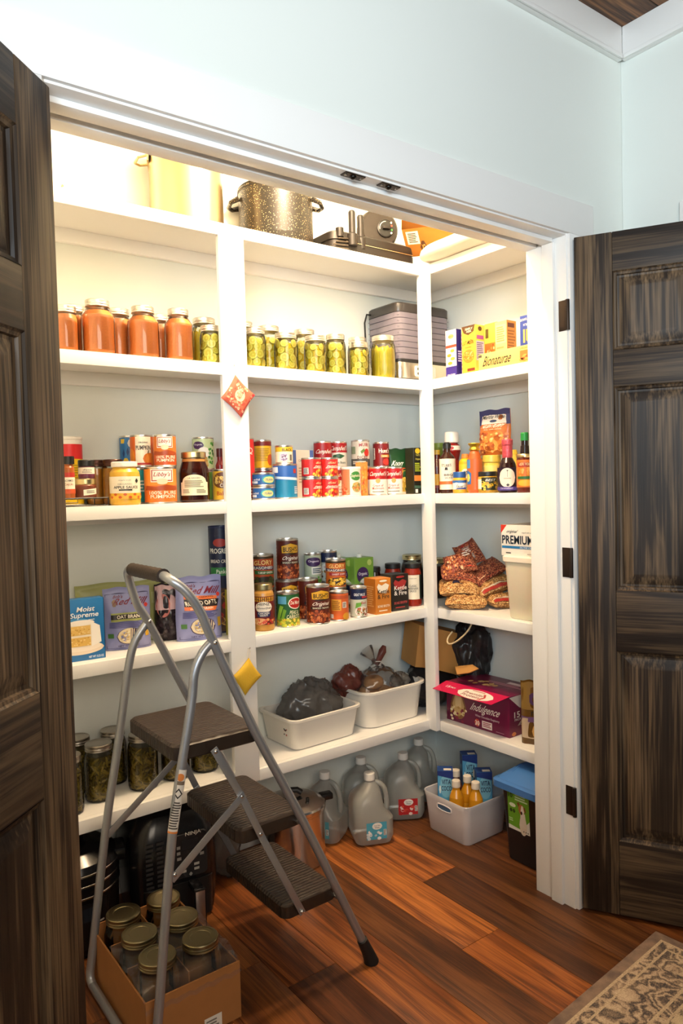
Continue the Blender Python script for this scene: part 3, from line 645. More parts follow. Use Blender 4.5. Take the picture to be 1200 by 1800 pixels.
# wire rack
t = thing('wire_rack', 'low black wire rack holding spice jars beside the left door', 'rack', (.5*Q, 1.99*Q, z3))
x0, x1, y0, y1, zt = 0, .19*Q, 0, .115*Q, .024
for yy in (y0, y1):
    b = B(); b.tube([(x0, yy, zt), (x1, yy, zt)], .0016, BLACK, 6); b.tube([(x0, yy, .0018), (x1, yy, .0018)], .0016, BLACK, 6); obj('rail', b, t)
for xx in (x0, x1):
    b = B(); b.tube([(xx, y0, .0018), (xx, y0, zt), (xx, y1, zt), (xx, y1, .0018)], .0016, BLACK, 6); obj('end_frame', b, t)
for k in range(1, 12): b = B(); b.tube([(0, y0, 0), (0, y1, 0)], .0011, BLACK, 5); obj('wire', b, t, (x0+(x1-x0)*k/12, 0, zt-.002))
b = B(); b.tube([(.06, -.002, zt), (.112, -.002, zt), (.114, -.002, .012), (.06, -.002, .012)], .0014, BLACK, 6); obj('front_loop', b, t)
zr = z3+.0258
px_, py_ = pos(.600, 2.036); Rr = .0165
bottle(px_, py_, zr, [(Rr, 0), (Rr, .086), (Rr*.8, .092), (Rr*.8, .098)], M('#a85a24', .3, name='ground_spice', var=.2, scale=300), 'spice jar with black cap and red and cream label, next to the left door', cap=([(Rr*1.05, .096), (Rr*1.05, .118)], BLACK), lab=(.012, .072, Rr), shapes=[('r', -1.6, .78, 1.6, 1, '#b8322a'), ('t', 'McCORMICK', 0, .62, 1.2, .10, '#1c1a18'), ('t', 'CAJUN', 0, .42, 1.0, .12, '#a8562a'), ('r', -1.6, 0, 1.6, .22, '#c8552e')], name='spice_jar')
px_, py_ = pos(.648, 2.052); R1 = .031
bottle(px_, py_, zr, [(R1, 0), (R1, .034), (R1*.9, .038)], M('#7a3d24', .3, name='dark_spread'), 'squat jar with gold lid and a torn white label, on the wire rack', 'jar', ([(R1*.95, .037), (R1*.98, .039), (R1*.98, .052), (R1*.9, .054)], GOLD), (.004, .028, R1), [('r', -1.7, -.1, 1.7, 1.1, '#6a3420'), ('p', [(-.1, .05), (1.0, .25), (1.0, .95), (-.1, .75)], '#f2ead8'), ('l', .1, .3, .8, .7, 2, '#7a7068')], labmat='#6a3420', name='spread_jar')
px_, py_ = pos(.653, 2.050); R2 = .0225
bottle(px_, py_, zr+.0545, [(R2, 0), (R2, .034), (R2*.9, .037)], M('#5a2c3a', .3), 'small black-lidded jar stacked on the squat gold-lidded jar', 'jar', ([(R2*1.02, .036), (R2*1.02, .052), (R2*.95, .054)], BLACK), (.006, .032, R2), [('r', -1.7, 0, 1.7, .28, '#6a2c4a'), ('t', 'dijon', .1, .72, .8, .2, '#3a3440'), ('l', -.4, .4, .6, .58, 2, '#9a8f88')], name='condiment_jar')
PRES = M('#c8862a', .3, name='orange_preserve', var=.35, scale=60)
DKL = M((.09, .04, .03), .3, .7, name='dark_jar_lid')
for x, y, D, H, lab in ((.722, 2.176, .062, .133, 'back jar of amber preserve with dark lid, behind the applesauce'), (.750, 2.113, .062, .132, 'front jar of amber preserve with dark lid, left of the applesauce')):
    px_, py_ = pos(x, y); mason(px_, py_, D*Q, H*Q, z3, PRES, lab, None, lid=DKL, wide=.88)
px_, py_ = pos(.753, 2.030); R = .044
bottle(px_, py_, z3, [(R*.93, 0), (R, .006), (R, .085), (R*.96, .097), (R*.78, .108), (R*.78, .114)], M('#dcab3a', .3, name='apple_sauce', var=.1, scale=120), 'jar of yellow applesauce with white lid and cream label', 'jar', ([(R*.84, .112), (R*.86, .114), (R*.86, .126), (R*.8, .128)], M('#f3efe8', .35)), (.018, .084, R), [('t', 'ORGANIC', 0, .66, .7, .05, '#5a5348'), ('t', 'APPLE SAUCE', .05, .52, 1.25, .12, '#1d1b18', 0, 0, 2.5), ('r', -.3, .37, .35, .43, '#1d1b18'), ('t', 'simple truth', 0, .83, .6, .05, '#5a5348'), ('e', .62, .80, .1, .1, '#1d1b18'), ('r', -1.6, 0, 1.6, .26, '#e8b43a')]+[('e', -1.2+.24*i, .20 if i % 2 else .08, .10, .06, '#d05a24') for i in range(11)], name='sauce_jar', labmat='#f5ead2')
c_t = c3(.828, 2.125, .066, .106, 0, [(0, 1, '#2a9aa0')], [('l', -.6, .3, .6, .7, 4, '#d8ecec')], 'teal can behind the applesauce, under the pumpkin can')
c3(.842, 2.120, .069, .097, .107, [(0, 1, '#d8672a')], [('r', -.42, 0, .62, 1, '#f3ead6'), ('e', -.8, .3, .35, .3, '#e88a2c'), ('e', .5, .24, .45, .2, '#e07a24'), ('e', .35, .24, .12, .2, '#f0963c'), ('p', [(.35, .42), (.42, .42), (.48, .54), (.4, .52)], '#5a4a1a'), ('t', 'ORGANIC', .1, .80, .6, .05, '#4a3a2a'), ('t', 'PUMPKIN', .1, .62, .95, .15, '#3a2a1c', 0, 0, 2.5), ('r', -.42, .03, .62, .10, '#b8322a')], 'orange can with a cream pumpkin label, topmost behind the applesauce')
c_b = c3(.840, 2.201, .066, .106, 0, [(0, 1, '#2b6fae')], [], 'lower blue can hidden behind the teal can')
c3(.838, 2.200, .066, .100, .107, [(0, 1, '#2f77b8')], [('p', [(-.75, .8), (-.45, .8), (-.4, .95), (-.75, .95)], '#e8c33a'), ('p', [(-.6, .45), (-.5, .62), (-.4, .45), (-.5, .3)], '#1d3f7a'), ('p', [(-.3, .5), (-.2, .66), (-.1, .5), (-.2, .36)], '#1d3f7a'), ('e', -.35, .2, .2, .1, '#e8c33a'), ('e', .1, .8, .3, .15, '#e8e4dc')], 'blue can partly hidden behind the cream-labelled pumpkin can')
ORG = [('r', -.55, .60, .55, 1, '#f2eee6'), ('r', -.5, .63, .5, .97, '#b2301f'), ('r', -.45, .66, .45, .95, '#f4efe4'), ('t', 'Libby\'s', 0, .82, .75, .17, '#a82a2a', .12), ('e', 0, .62, .28, .09, '#f0d9b8'), ('p', [(-.9, .36), (.9, .36), (.8, .46), (.2, .52), (-.3, .46), (-.8, .5)], '#a8461c'), ('t', '100% PURE\nPUMPKIN', .05, .22, 1.35, .22, '#f7ead0', 0, 0, 3)]
c3(.863, 2.040, .094, .106, 0, [(0, .5, '#e0742a'), (.5, 1, '#ef9338')], ORG, 'large orange pumpkin can at the front of the left middle shelf', turn=.12)
c3(.881, 2.042, .066, .094, .1065, [(0, .45, '#c4521e'), (.45, 1, '#df7a2c')], ORG, 'smaller orange pumpkin can stacked on the large pumpkin can')
px_, py_ = pos(.972, 2.043); R = .0475
bottle(px_, py_, z3, [(R*.92, 0), (R, .008), (R, .092), (R*.93, .106), (R*.74, .134), (R*.74, .142)], M('#2c0d08', .12, name='dark_syrup'), 'big jar of dark syrup with gold lid and arched cream label', 'jar', ([(R*.80, .139), (R*.82, .142), (R*.82, .157), (R*.77, .159)], GOLD), None, name='syrup_jar', n=12,
       extra=[('neck_tag', [(R*.80, .122), (R*.76, .134), (R*.75, .137)], M('#c08a44', .5))])
t = [o for o in COL.objects if o.get('label', '').startswith('big jar of dark syrup')][0]
b = B(); mp = cylmap(R*1.003, .022, .088); prints(b, [('r', -.75, 0, .75, .62, '#ece6c8'), ('e', 0, .60, .66, .38, '#ece6c8'), ('t', 'LIL BAKERY', 0, .82, .6, .07, '#5a5a44'), ('l', -.5, .38, .5, .72, 5, '#7a7a60'), ('l', -.6, .1, -.2, .3, 3, '#8a8a70'), ('l', .1, .1, .6, .3, 3, '#8a8a70')], mp, cols=14); obj('paper_label', b, t)
lowg = c3(1.050, 2.152, .069, .098, 0, [(0, 1, '#5f8f3c')], [('l', -.6, .3, .6, .7, 4, '#dfe8d0')], 'lower green can under the green and cream organic can')
c3(1.056, 2.148, .069, .104, .099, [(0, 1, '#c8d8a8')], [('e', -.35, .78, .42, .13, '#4a2a5a'), ('t', 'Organic', -.35, .8, .6, .08, '#f0e8f4'), ('e', .05, .52, .45, .2, '#f4f0e6'), ('d', -.3, .05, .3, .35, 20, .09, .05, ['#d8b878', '#c8a050']), ('d', .4, .1, .9, .9, 16, .10, .05, ['#3f8a34', '#5aa842', '#2c6a2a'])], 'green and cream organic can stacked behind the dark syrup jar')
px_, py_ = pos(1.103, 2.125); R = .015
bottle(px_, py_, z3, [(R, 0), (R, .12), (R*.6, .135), (R*.6, .15)], M('#8a1f24', .3), 'thin red-capped bottle behind the stile, left middle shelf', cap=([(R*.75, .148), (R*.75, .176)], M('#5a1418', .4)), lab=(.03, .1, R), shapes=[('l', -.8, .2, .8, .8, 4, '#6a625a')])
c3(1.067, 2.037, .066, .098, 0, [(0, 1, '#d8a82c')], [('e', -.1, .68, .75, .28, '#6a3a1c'), ('d', -.6, .55, .4, .85, 22, .12, .06, ['#f0d27a', '#d8a848']), ('t', 'Chick', .1, .5, .7, .12, '#f4ead0'), ('t', 'Baked', 0, .22, 1.0, .14, '#a83a1c')], 'yellow can right beside the white stile, left middle shelf')
# centre bay
c3(1.183, 2.105, .062, .201, 0, [(0, .22, '#a81c20'), (.22, 1, '#d02a2c')], [('t', 'Q', .45, .8, .5, .12, '#f4d8d0'), ('l', .1, .05, .9, .2, 3, '#f0c8c0')], 'tall red canister just right of the stile, half hidden by it', cat='canister', cart=True)
TUNA = [('r', -1.6, .62, 1.6, .95, '#2b66ae'), ('e', .3, .48, .52, .40, '#2aa0a8'), ('e', .3, .46, .42, .32, '#d8d08a'), ('t', 'TUNA', .3, .46, .55, .2, '#1d4f9a', .1), ('r', -1.2, .1, -.5, .34, '#dce6f0'), ('t', 'wild', -.6, .5, .5, .2, '#f0f4f8')]
tu = c3(1.203, 2.026, .072, .0425, 0, [(0, 1, '#2a5ea4')], TUNA, 'lower of the two small blue tuna tins beside the stile')
clone_can(tu, 1.203*Q, 2.026*Q, z3+.0431*Q, 'upper of the two small blue tuna tins beside the stile', .15)
YEL = [('l', -.8, .25, .6, .75, 8, '#a8842a'), ('e', .75, .3, .35, .22, '#c8521c'), ('r', -1.6, .84, 1.6, 1, '#7a1f1c')]
yl = c3(1.268, 2.135, .060, .098, 0, [(0, 1, '#e8b828')], YEL, 'lower yellow can hidden behind the tuna tins')
clone_can(yl, 1.266*Q, 2.133*Q, z3+.0985*Q, 'yellow can with red top band stacked behind the tuna tins')
c3(1.291, 2.036, .080, .113, 0, [(0, .55, '#1c7fa8'), (.55, 1, '#2c62b4')], [('p', [(-1.5, .62), (1.2, .52), (1.2, .60), (-1.5, .70)], '#cfe4ee'), ('r', -1.0, .78, -.45, .96, '#e8f0f6'), ('r', -1.0, .3, -.7, .75, '#dfe8ee'), ('l', -.98, .32, -.72, .73, 10, '#3a4a5a'), ('r', .55, .76, .8, .9, '#b8322a'), ('l', .6, .1, .95, .35, 4, '#dfe8ee')], 'large blue and teal can at the front, right of the tuna tins')
c3(1.292, 2.040, .058, .060, .1135, [(0, .70, '#eee4cc'), (.70, 1, '#e2b82c')], [('t', 'BLACK', .3, .82, .9, .18, '#2a2420', 0, 0, 2.5), ('r', -.4, .1, .3, .55, '#d8cfe0'), ('d', -.3, .1, .2, .5, 14, .1, .06, ['#6a4a6a', '#9a86b0']), ('r', .5, .1, .75, .5, '#6a6258')], 'short black-bean can stacked on the large blue can')
carton(1.425*Q, 2.155*Q, z3, .085*Q, .06*Q, .164*Q, 0, '#4f69ae', [('r', -.72, 0, .62, 1, '#e8dccb'), ('t', 'CANNED', -.05, .78, .9, .05, '#7a6a58'), ('l', -.5, .3, .4, .65, 6, '#b8a890')], 'blue and cream carton behind the red tomato cans', leftc='#5d76bb', left=[('e', 0, .6, .4, .1, '#d890a8')])
TOM = [('r', -1.3, 0, -.55, 1, '#c01f24'), ('r', -1.1, .12, -.65, .5, '#f0e8e0'), ('l', -1.08, .14, -.67, .48, 7, '#2a2422'), ('t', 'tomatoes', .35, .55, 1.1, .2, '#f7ead4', .25, 0, 2.5), ('t', 'diced', .25, .80, .6, .14, '#f0d8a0', .2), ('d', -.3, .02, 1.1, .36, 26, .13, .10, ['#e23a22', '#f0a030', '#b8201c', '#e8c84a']), ('d', -.5, .75, -.1, .95, 5, .14, .1, ['#d8241f'])]
tm_ = c3(1.384, 2.019, .066, .066, 0, [(0, 1, '#d22a28')], TOM, 'red tomato can, lower left of the block of four', turn=.55)
for x, z, lab, tn in ((1.454, 0, 'red tomato can, lower right of the block of four', .05), (1.384, .0668, 'red tomato can, upper left of the block of four', .6), (1.454, .0668, 'red tomato can, upper right of the block of four', .1)): clone_can(tm_, x*Q, 2.019*Q, z3+z*Q, lab, tn)
SOUP = [('t', 'Campbell\'s', 0, .78, 1.5, .22, '#f7efe2', .18, 0, 2.0), ('e', 0, .52, .20, .10, '#c8a04a'), ('t', 'condensed', 0, .63, .7, .045, '#c02028'), ('t', 'Cream of\nMushroom', 0, .28, .95, .20, '#a83a30', 0), ('l', -.5, .06, .5, .12, 1, '#8a7a6a')]
SB = [(0, .58, '#f4eee2'), (.58, 1, '#b3181f')]
sp_ = c3(1.673, 2.023, .066, .100, 0, SB, SOUP, 'red and white soup can in the front row, left of the pair')
so = [(1.745, 2.023, 0, 'red and white soup can in the front row, right of the pair', .05), (1.520, 2.150, 0, 'lower red and white soup can at the back, left', 0), (1.590, 2.150, 0, 'lower red and white soup can at the back, middle', 0), (1.662, 2.108, 0, 'red and white soup can under the silver diced tomato can', 0), (1.745, 2.096, 0, 'red and white soup can under the dark red tall can', 0)]
for x, y, z, lab, tn in so: clone_can(sp_, x*Q, y*Q, z3+z*Q, lab, tn)
SOUP2 = [('t', 'Campbell\'s', .1, .76, 1.6, .26, '#f7efe2', .18, 0, 2.0), ('p', [(-.5, .38), (.2, .34), (.6, .46), (.1, .55), (-.4, .5)], '#2c5a34'), ('t', 'Green Beans', .1, .18, 1.1, .10, '#3a4a34')]
s2_ = c3(1.524, 2.148, .066, .096, .1005, [(0, .0, '#ece6d8'), (0, 1, '#a8181e')], [('t', 'Campbell\'s', .2, .62, 1.6, .24, '#f7efe2', .18, 0, 2.0)], 'all red soup can stacked at the back, left of its neighbour')
c3(1.592, 2.148, .066, .096, .1005, [(0, .6, '#e6e2d4'), (.6, 1, '#b3181f')], SOUP2, 'red and white soup can with a green picture, stacked at the back')
c3(1.662, 2.106, .068, .100, .1005, [(0, .30, '#4a4a48'), (.30, 1, '#cfc8bc')], [('t', 'MUIR', .3, .85, .8, .13, '#a02028', 0, .3, 2.5), ('e', .55, .55, .26, .16, '#b82a22'), ('p', [(.1, .5), (.4, .62), (.3, .72), (0, .6)], '#5a7a3a'), ('t', 'DICED', .2, .36, .9, .12, '#6a1f1c', 0, 0, 2), ('l', -.7, .08, .6, .22, 2, '#d8d0c4'), ('r', -.9, .5, -.4, .8, '#7a8a70')], 'silver grey diced tomato can, topmost in the middle')
c3(1.746, 2.090, .060, .093, .1005, [(0, 1, '#7a1418')], [('t', 'Hunt\'s', .35, .68, 1.1, .20, '#f6f0e4', 0, 0, 3), ('r', 0, .38, 1.1, .5, '#d88a2c'), ('t', 'tomato', .4, .44, .6, .07, '#f8ecd8'), ('e', .5, .18, .35, .15, '#c8322a'), ('r', -1.0, .3, -.6, .8, '#e8dcd0'), ('l', -.98, .32, -.62, .78, 9, '#4a1a1a')], 'dark red tall tomato can standing on a front soup can')
px_, py_ = pos(1.555, 2.026); R = .036
t = can(px_, py_, .072, .104, z3, [(0, 1, '#e2865c')], [('r', -.1, .0, .95, 1, '#efe6d2'), ('e', .4, .74, .45, .18, '#3f8a3c'), ('t', 'SpaghettiOs', .4, .74, .8, .14, '#f4e8c8', .1), ('e', .45, .3, .4, .2, '#c8a070'), ('d', .1, .15, .8, .45, 24, .10, .05, ['#e08a3a', '#b8521f', '#f0b860', '#7a9a4a']), ('d', -1.0, .05, -.2, .4, 24, .12, .06, ['#d8562a', '#f0a878'])], 'white microwave pasta bowl with a green emblem at the front', cat='bowl', cart=True, rim=M('#efe8da', .4), rimt=M('#f4eee2', .35))
pouch(1.621*Q, 2.050*Q, z3, .045, .125, .03, -.5, M('#e0832c', .4, name='orange_film', var=.3, scale=80, bump=.4), [('d', -.7, .1, .7, .7, 40, .14, .04, ['#f0a848', '#c85a18', '#e8944a']), ('r', -.8, .75, .8, .9, '#c8641c')], 'orange crinkled snack packet between the bowl and the soup cans', seal=.1, foot=False)
px_, py_ = pos(1.836, 2.095)
pouch(px_, py_, z3, .098, .180, .035, -.06, M('#1d4a26', .4, name='green_foil'), [('r', -.97, .02, .97, .52, '#c8a03c'), ('e', .1, .42, .8, .16, '#c85a34'), ('d', -.8, .04, .8, .36, 60, .10, .025, ['#e8c04a', '#f0d478', '#c8962c']), ('t', 'Knorr', -.30, .68, 1.05, .12, '#f2f2ea', .2, 0, 3), ('r', -.97, 0, .97, .05, '#e8d8c0')], 'green pasta-side packet with yellow noodles, beside the black box', seal=.06)
carton(1.866*Q, 2.045*Q, z3, .042, .05, .180, -.05, '#1c1e16', [('e', 0, .93, .6, .06, '#e8c22c'), ('t', 'TASTE', 0, .84, .9, .04, '#d8d060'), ('t', 'Original', 0, .75, 1.1, .05, '#d8d060'), ('r', -.9, .28, .9, .40, '#e0843a'), ('r', -.9, .12, .9, .18, '#3a5a4a'), ('l', -.7, .48, .7, .68, 5, '#b8c83a'), ('r', -.7, .02, -.1, .10, '#efe8dc')], 'narrow black and yellow box in front of the corner post', leftc='#2a2a18')
carton(1.912*Q, 2.045*Q, z3, .040, .05, .178, -.05, '#2c1a18', [('t', 'Sp', 0, .8, 1.2, .1, '#e8e0d0', .1), ('e', 0, .35, .85, .16, '#a8321f'), ('d', -.8, .2, .8, .5, 24, .18, .03, ['#c8522c', '#8a1f18', '#e09050'])], 'dark box with a red dish picture, behind the corner post')
# right bay, shelf 3 : sauces
def bt(x, y, *a, **k): px_, py_ = pos(x, y); return bottle(px_, py_, z3, *a, **k)
R = .028
bt(1.942, 2.000, [(R, 0), (R, .105), (R*.5, .135), (R*.45, .155)], M('#5a1c14', .2, name='dark_sauce'), 'dark sauce bottle with yellow label, hugging the corner post', cap=([(R*.5, .152), (R*.5, .17)], M('#c8a02c', .4)), lab=(.02, .075, R), labmat='#e2a81c', shapes=[('r', -1.6, 0, 1.6, .2, '#8a2a1c')])
bt(2.060, 2.110, [(R, 0), (R, .17), (R*.8, .19)], M('#7a8a2c', .3, name='relish'), 'green relish jar at the back corner of the sauce shelf', 'jar', ([(R*.85, .188), (R*.85, .206)], M('#8aa03a', .4)), name='relish_jar')
R = .036
bt(2.012, 1.990, [(R*.9, 0), (R, .01), (R*.95, .09), (R*.78, .13), (R, .165), (R*.95, .185), (R*.6, .2)], M('#7e1512', .2, name='ketchup'), 'upside-down ketchup bottle with a big white cap, behind the cream label bottle', cap=([(R*.75, .198), (R*.82, .202), (R*.78, .238), (R*.7, .242)], M('#ece8e0', .35)), lab=(.168, .186, R*.98), shapes=[('e', -.1, .5, .3, .4, '#b02a24'), ('l', -.9, .2, -.4, .8, 3, '#8a7a70')])
R = .031
bt(1.927, 1.930, [(R*.95, 0), (R, .006), (R, .128), (R*.9, .14), (R*.42, .158), (R*.38, .176)], M('#3a1c12', .15, name='barbecue_sauce'), 'barbecue sauce bottle with a tall cream label and black cap', cap=([(R*.5, .172), (R*.5, .190), (R*.3, .196)], BLACK), lab=(.014, .132, R), labmat='#f2e6d2', shapes=[('t', 'STUBB\'S', -.1, .80, .9, .09, '#2a2420', 0, -.5), ('p', [(-.25, .63), (.05, .63), (0, .72), (-.2, .72)], '#2a2420'), ('t', 'BBQ', .1, .47, .8, .08, '#2a2420', 0, 0, 2.5), ('t', 'SAUCE', .1, .38, .7, .05, '#2a2420'), ('r', -1.6, .17, 1.6, .27, '#d86a34')])
bt(1.990, 1.900, [(R*.8, 0), (R*.8, .12), (R*.4, .135)], M('#e2b21c', .35), 'yellow squeeze bottle behind the small mustard jar', cap=([(R*.5, .134), (R*.4, .15)], M('#e8843c', .4)), lab=(.05, .11, R*.8), labmat='#e8c83a', shapes=[('e', 0, .4, .5, .3, '#f4efe0'), ('t', '57', 0, .4, .4, .3, '#1c1a18')])
R = .026
bt(1.915, 1.858, [(R*.9, 0), (R, .005), (R, .05), (R*.85, .060)], M('#d8a22c', .3, name='mustard'), 'small mustard jar with a blue lid and white oval label', 'jar', ([(R*.9, .058), (R*.93, .06), (R*.93, .078), (R*.88, .08)], M('#2a5aa0', .35)), (.014, .048, R), [('r', -1.6, .72, 1.6, 1, '#2d62a8'), ('e', -.35, .42, .4, .34, '#f4f0e8'), ('t', 'Sauer\'s', .15, .36, 1.0, .32, '#2a3a2a', .15), ('p', [(-.5, .02), (.7, .02), (.9, .2), (-.2, .16)], '#2d3f8a')], labmat='#eef0e8', name='mustard_jar')
R = .028
bt(1.927, 1.795, [(R*.75, 0), (R, .012), (R*.98, .07), (R*.9, .12), (R*.72, .145), (R*.55, .156)], M('#c8602a', .35, name='orange_sauce', var=.15, scale=100), 'orange sauce bottle with a crinkled gold foil top', cap=([(R*.5, .154), (R*.75, .160), (R*.55, .170), (R*.85, .182), (R*.8, .184)], M('#c8a83c', .3, .8, bump=.8, scale=200)), lab=(.02, .125, R*1.0), labmat='#c8602a', shapes=[('r', -1.1, .68, -.45, .98, '#4f93c8'), ('p', [(-1.2, .1), (-.4, .12), (-.35, .5), (-.8, .62), (-1.2, .5)], '#2f6fb4'), ('e', -.75, .35, .25, .14, '#f0d060')])
R = .034
bt(1.987, 1.772, [(R, 0), (R*1.02, .1), (R*.9, .115)], M('#d8b84a', .35, name='yellow_spread'), 'yellow tub under the fried-snack pouch', 'tub', ([(R*1.02, .113), (R*1.02, .136), (R*.98, .138)], M('#e0c050', .35)), (.02, .1, R*1.02), [('e', .4, .4, .5, .3, '#3a2a1c')], labmat='#e8cf72', name='spread_tub')
R = .034
bt(1.922, 1.732, [(R*.92, 0), (R, .005), (R, .055), (R*.9, .062)], M('#b88a24', .3, name='relish_jar_fill', var=.3, scale=120), 'squat relish jar with a flat black lid and white and black label', 'jar', ([(R*.95, .060), (R*.97, .062), (R*.97, .075), (R*.93, .077)], BLACK), (.010, .056, R), [('r', -1.1, .1, -.5, .85, '#f2ece0'), ('r', -.5, .0, 1.6, 1, '#2a2c18'), ('t', 'BEST', .25, .78, .8, .18, '#f0ead8', .1), ('d', -.4, .05, 1.1, .6, 24, .14, .12, ['#e8c02c', '#f0d85a', '#c89a1c', '#e0a020'])], labmat='#d8b03c', name='relish_jar')
R = .036
bt(2.020, 1.702, [(R*.9, 0), (R, .01), (R, .08), (R*.6, .12), (R*.45, .14)], M('#e2c24a', .35), 'plump yellow bottle behind the pink-topped dressing bottle', cap=([(R*.5, .138), (R*.4, .155)], M('#e0bc3a', .4)))
R = .036
bt(1.925, 1.645, [(R*.85, 0), (R*.95, .004), (R, .03), (R*.98, .07), (R*.75, .105), (R*.45, .125), (R*.44, .150)], M('#2a120e', .15, name='balsamic_dressing'), 'dark dressing bottle with a pink foil neck and oval white label', cap=([(R*.47, .118), (R*.50, .13), (R*.5, .165), (R*.54, .170), (R*.54, .185), (R*.48, .189)], M('#c8505a', .35, .3, bump=.6, scale=120)), lab=(.008, .088, R*.99), labmat='#241028', shapes=[('e', -.05, .56, .62, .42, '#f2e6d0'), ('t', 'T', -.02, .74, .1, .3, '#2a2420'), ('l', -.3, .5, .3, .56, 1, '#b0a088'), ('e', 0, .24, .12, .06, '#3a342c'), ('r', -1.6, 0, 1.6, .16, '#4a3a8a'), ('t', 'Caramelized', -.1, .10, .9, .06, '#e8e0f0')])
R = .029
bt(1.918, 1.566, [(R*.95, 0), (R, .006), (R, .110), (R*.95, .12)], M('#5a1c10', .12, name='soy_marinade'), 'brown marinade bottle with a bright green cap', lab=(.018, .112, R), labmat='#d8762a', cap=([(.0135, .178), (.0135, .202), (.012, .206)], M('#1e8a3c', .35)), extra=[('neck_ring', [(R*.95, .12), (R*1.0, .122), (R*1.0, .128), (R*.9, .132)], GOLD), ('neck', [(R*.55, .132), (R*.48, .160), (.0115, .162), (.0115, .178)], M('#1c0e0c', .15))], shapes=[('r', -.7, .74, .6, .9, '#b0301c'), ('t', 'VERI VERI', -.05, .82, 1.0, .1, '#f4e2b0', 0, .5), ('d', -.5, .4, .5, .7, 12, .12, .07, ['#f0b060', '#e89a3c']), ('r', -.75, .3, .65, .4, '#2f6a34'), ('e', 0, .16, .7, .12, '#e8b43c')])
R = .018
bt(1.953, 1.527, [(R, 0), (R, .11), (R*.6, .125)], M('#8a2a18', .2), 'slim red sauce bottle cut off by the white jamb', cap=([(R*.7, .124), (R*.7, .138)], GOLD), lab=(.03, .1, R), labmat='#d8642c', shapes=[('e', 0, .3, .6, .2, '#4a7a3a')])
px_, py_ = pos(1.992, 1.757)
pouch(px_, py_, z3+.1392, .135, .168, .04, -PI/2+.12, M('#b8642a', .35, name='snack_film', var=.1), [('r', -1, .88, 1, 1, '#23255e'), ('p', [(-1, .66), (-.82, .66), (-.7, .88), (-1, .88)], '#23255e'), ('p', [(.82, .66), (1, .66), (1, .88), (.75, .88)], '#23255e'), ('p', [(-.8, .68), (.82, .68), (.78, .86), (.3, .92), (-.3, .92), (-.78, .86)], '#efe4d6'), ('t', 'Martha White', 0, .83, 1.45, .09, '#2a2424', .05, .3), ('e', 0, .74, .25, .03, '#3a4a6a'), ('t', 'HUSH PUPPY', 0, .63, 1.4, .075, '#fbf3e2', .2, 0, 3), ('t', 'mix with onion', 0, .56, 1.1, .03, '#f0e0c0'),
        ('e', -.45, .40, .4, .12, '#c8702a'), ('e', .35, .36, .4, .16, '#d8823a'), ('e', -.1, .2, .5, .14, '#e09a4a'), ('e', .6, .18, .35, .13, '#c8702a'), ('e', -.65, .16, .3, .12, '#d88a3c'), ('d', -.9, .05, .9, .48, 60, .10, .03, ['#e8a858', '#a84e1c', '#d07a30', '#f0c080', '#8a3c18'])],
      'orange and navy fried-snack mix pouch standing on the yellow tub', seal=.1, foot=False, tilt=-.04)

# ------------------------------------------------------------------ shelf 4
z4 = Z[4]+.0003
def c4(x, y, w_, h, z, *a, **k): px_, py_ = pos(x, y); return can(px_, py_, w_*Q, h*Q, z4+z*Q, *a, **k)
# left bay
carton(.612*Q, 2.045*Q, z4, .132*Q, .042*Q, .168*Q, -.06, '#1d6fae', [('e', -.95, .80, .42, .12, '#f0f2f6'), ('e', -.95, .80, .36, .10, '#1d2f7a'), ('t', 'bury', -.83, .80, .26, .06, '#f4f4f8'), ('t', 'Moist\nSupreme', .22, .78, 1.15, .20, '#f6f8fb', .1, 0, 3), ('r', -.05, .655, .6, .665, '#f6f8fb'), ('e', -.15, .5, .85, .2, '#4f9ad2'), ('r', -1, .42, -.52, .6, '#b8a8d0'), ('t', 'RICH\nCLASSIC', -.78, .52, .38, .09, '#f4eef4'), ('e', 0, .20, .95, .10, '#e9d8c4'), ('e', 0, .225, .85, .07, '#f4e8d8'), ('p', [(-.55, .24), (.45, .22), (.45, .62), (-.55, .60)], '#f2e6d2'), ('p', [(.45, .22), (.85, .28), (.80, .55), (.45, .63)], '#fbf6ee'), ('e', .05, .62, .55, .045, '#faf4ea'), ('r', -.50, .42, .42, .57, '#e6bf6a'), ('r', -.50, .24, .42, .385, '#e2b860'), ('d', -.48, .25, .40, .38, 26, .04, .012, ['#f0d490', '#cf9f48']), ('d', -.48, .43, .40, .56, 26, .04, .012, ['#f0d490', '#cf9f48']), ('t', 'NET WT 15.25 OZ', .62, .05, .6, .035, '#f0f4f8'), ('l', -.9, .02, -.5, .08, 2, '#cfe0f0')],
       'blue cake-mix box with a slice of white cake on its front', sidec='#155a94')
px_, py_ = pos(.800, 2.190)
pouch(px_, py_, z4, .310, .195, .075, -.12, M('#a3a76a', .4, name='pale_green_film', var=.2, scale=12), [('r', -.98, .1, -.55, .6, '#8a8a44'), ('r', .5, .3, .8, .8, '#b9c08a')], 'large pale green bag lying behind the oat pouches', seal=.06)
LAV = M('#8f93c2', .4, name='lavender_film', var=.05, scale=30)
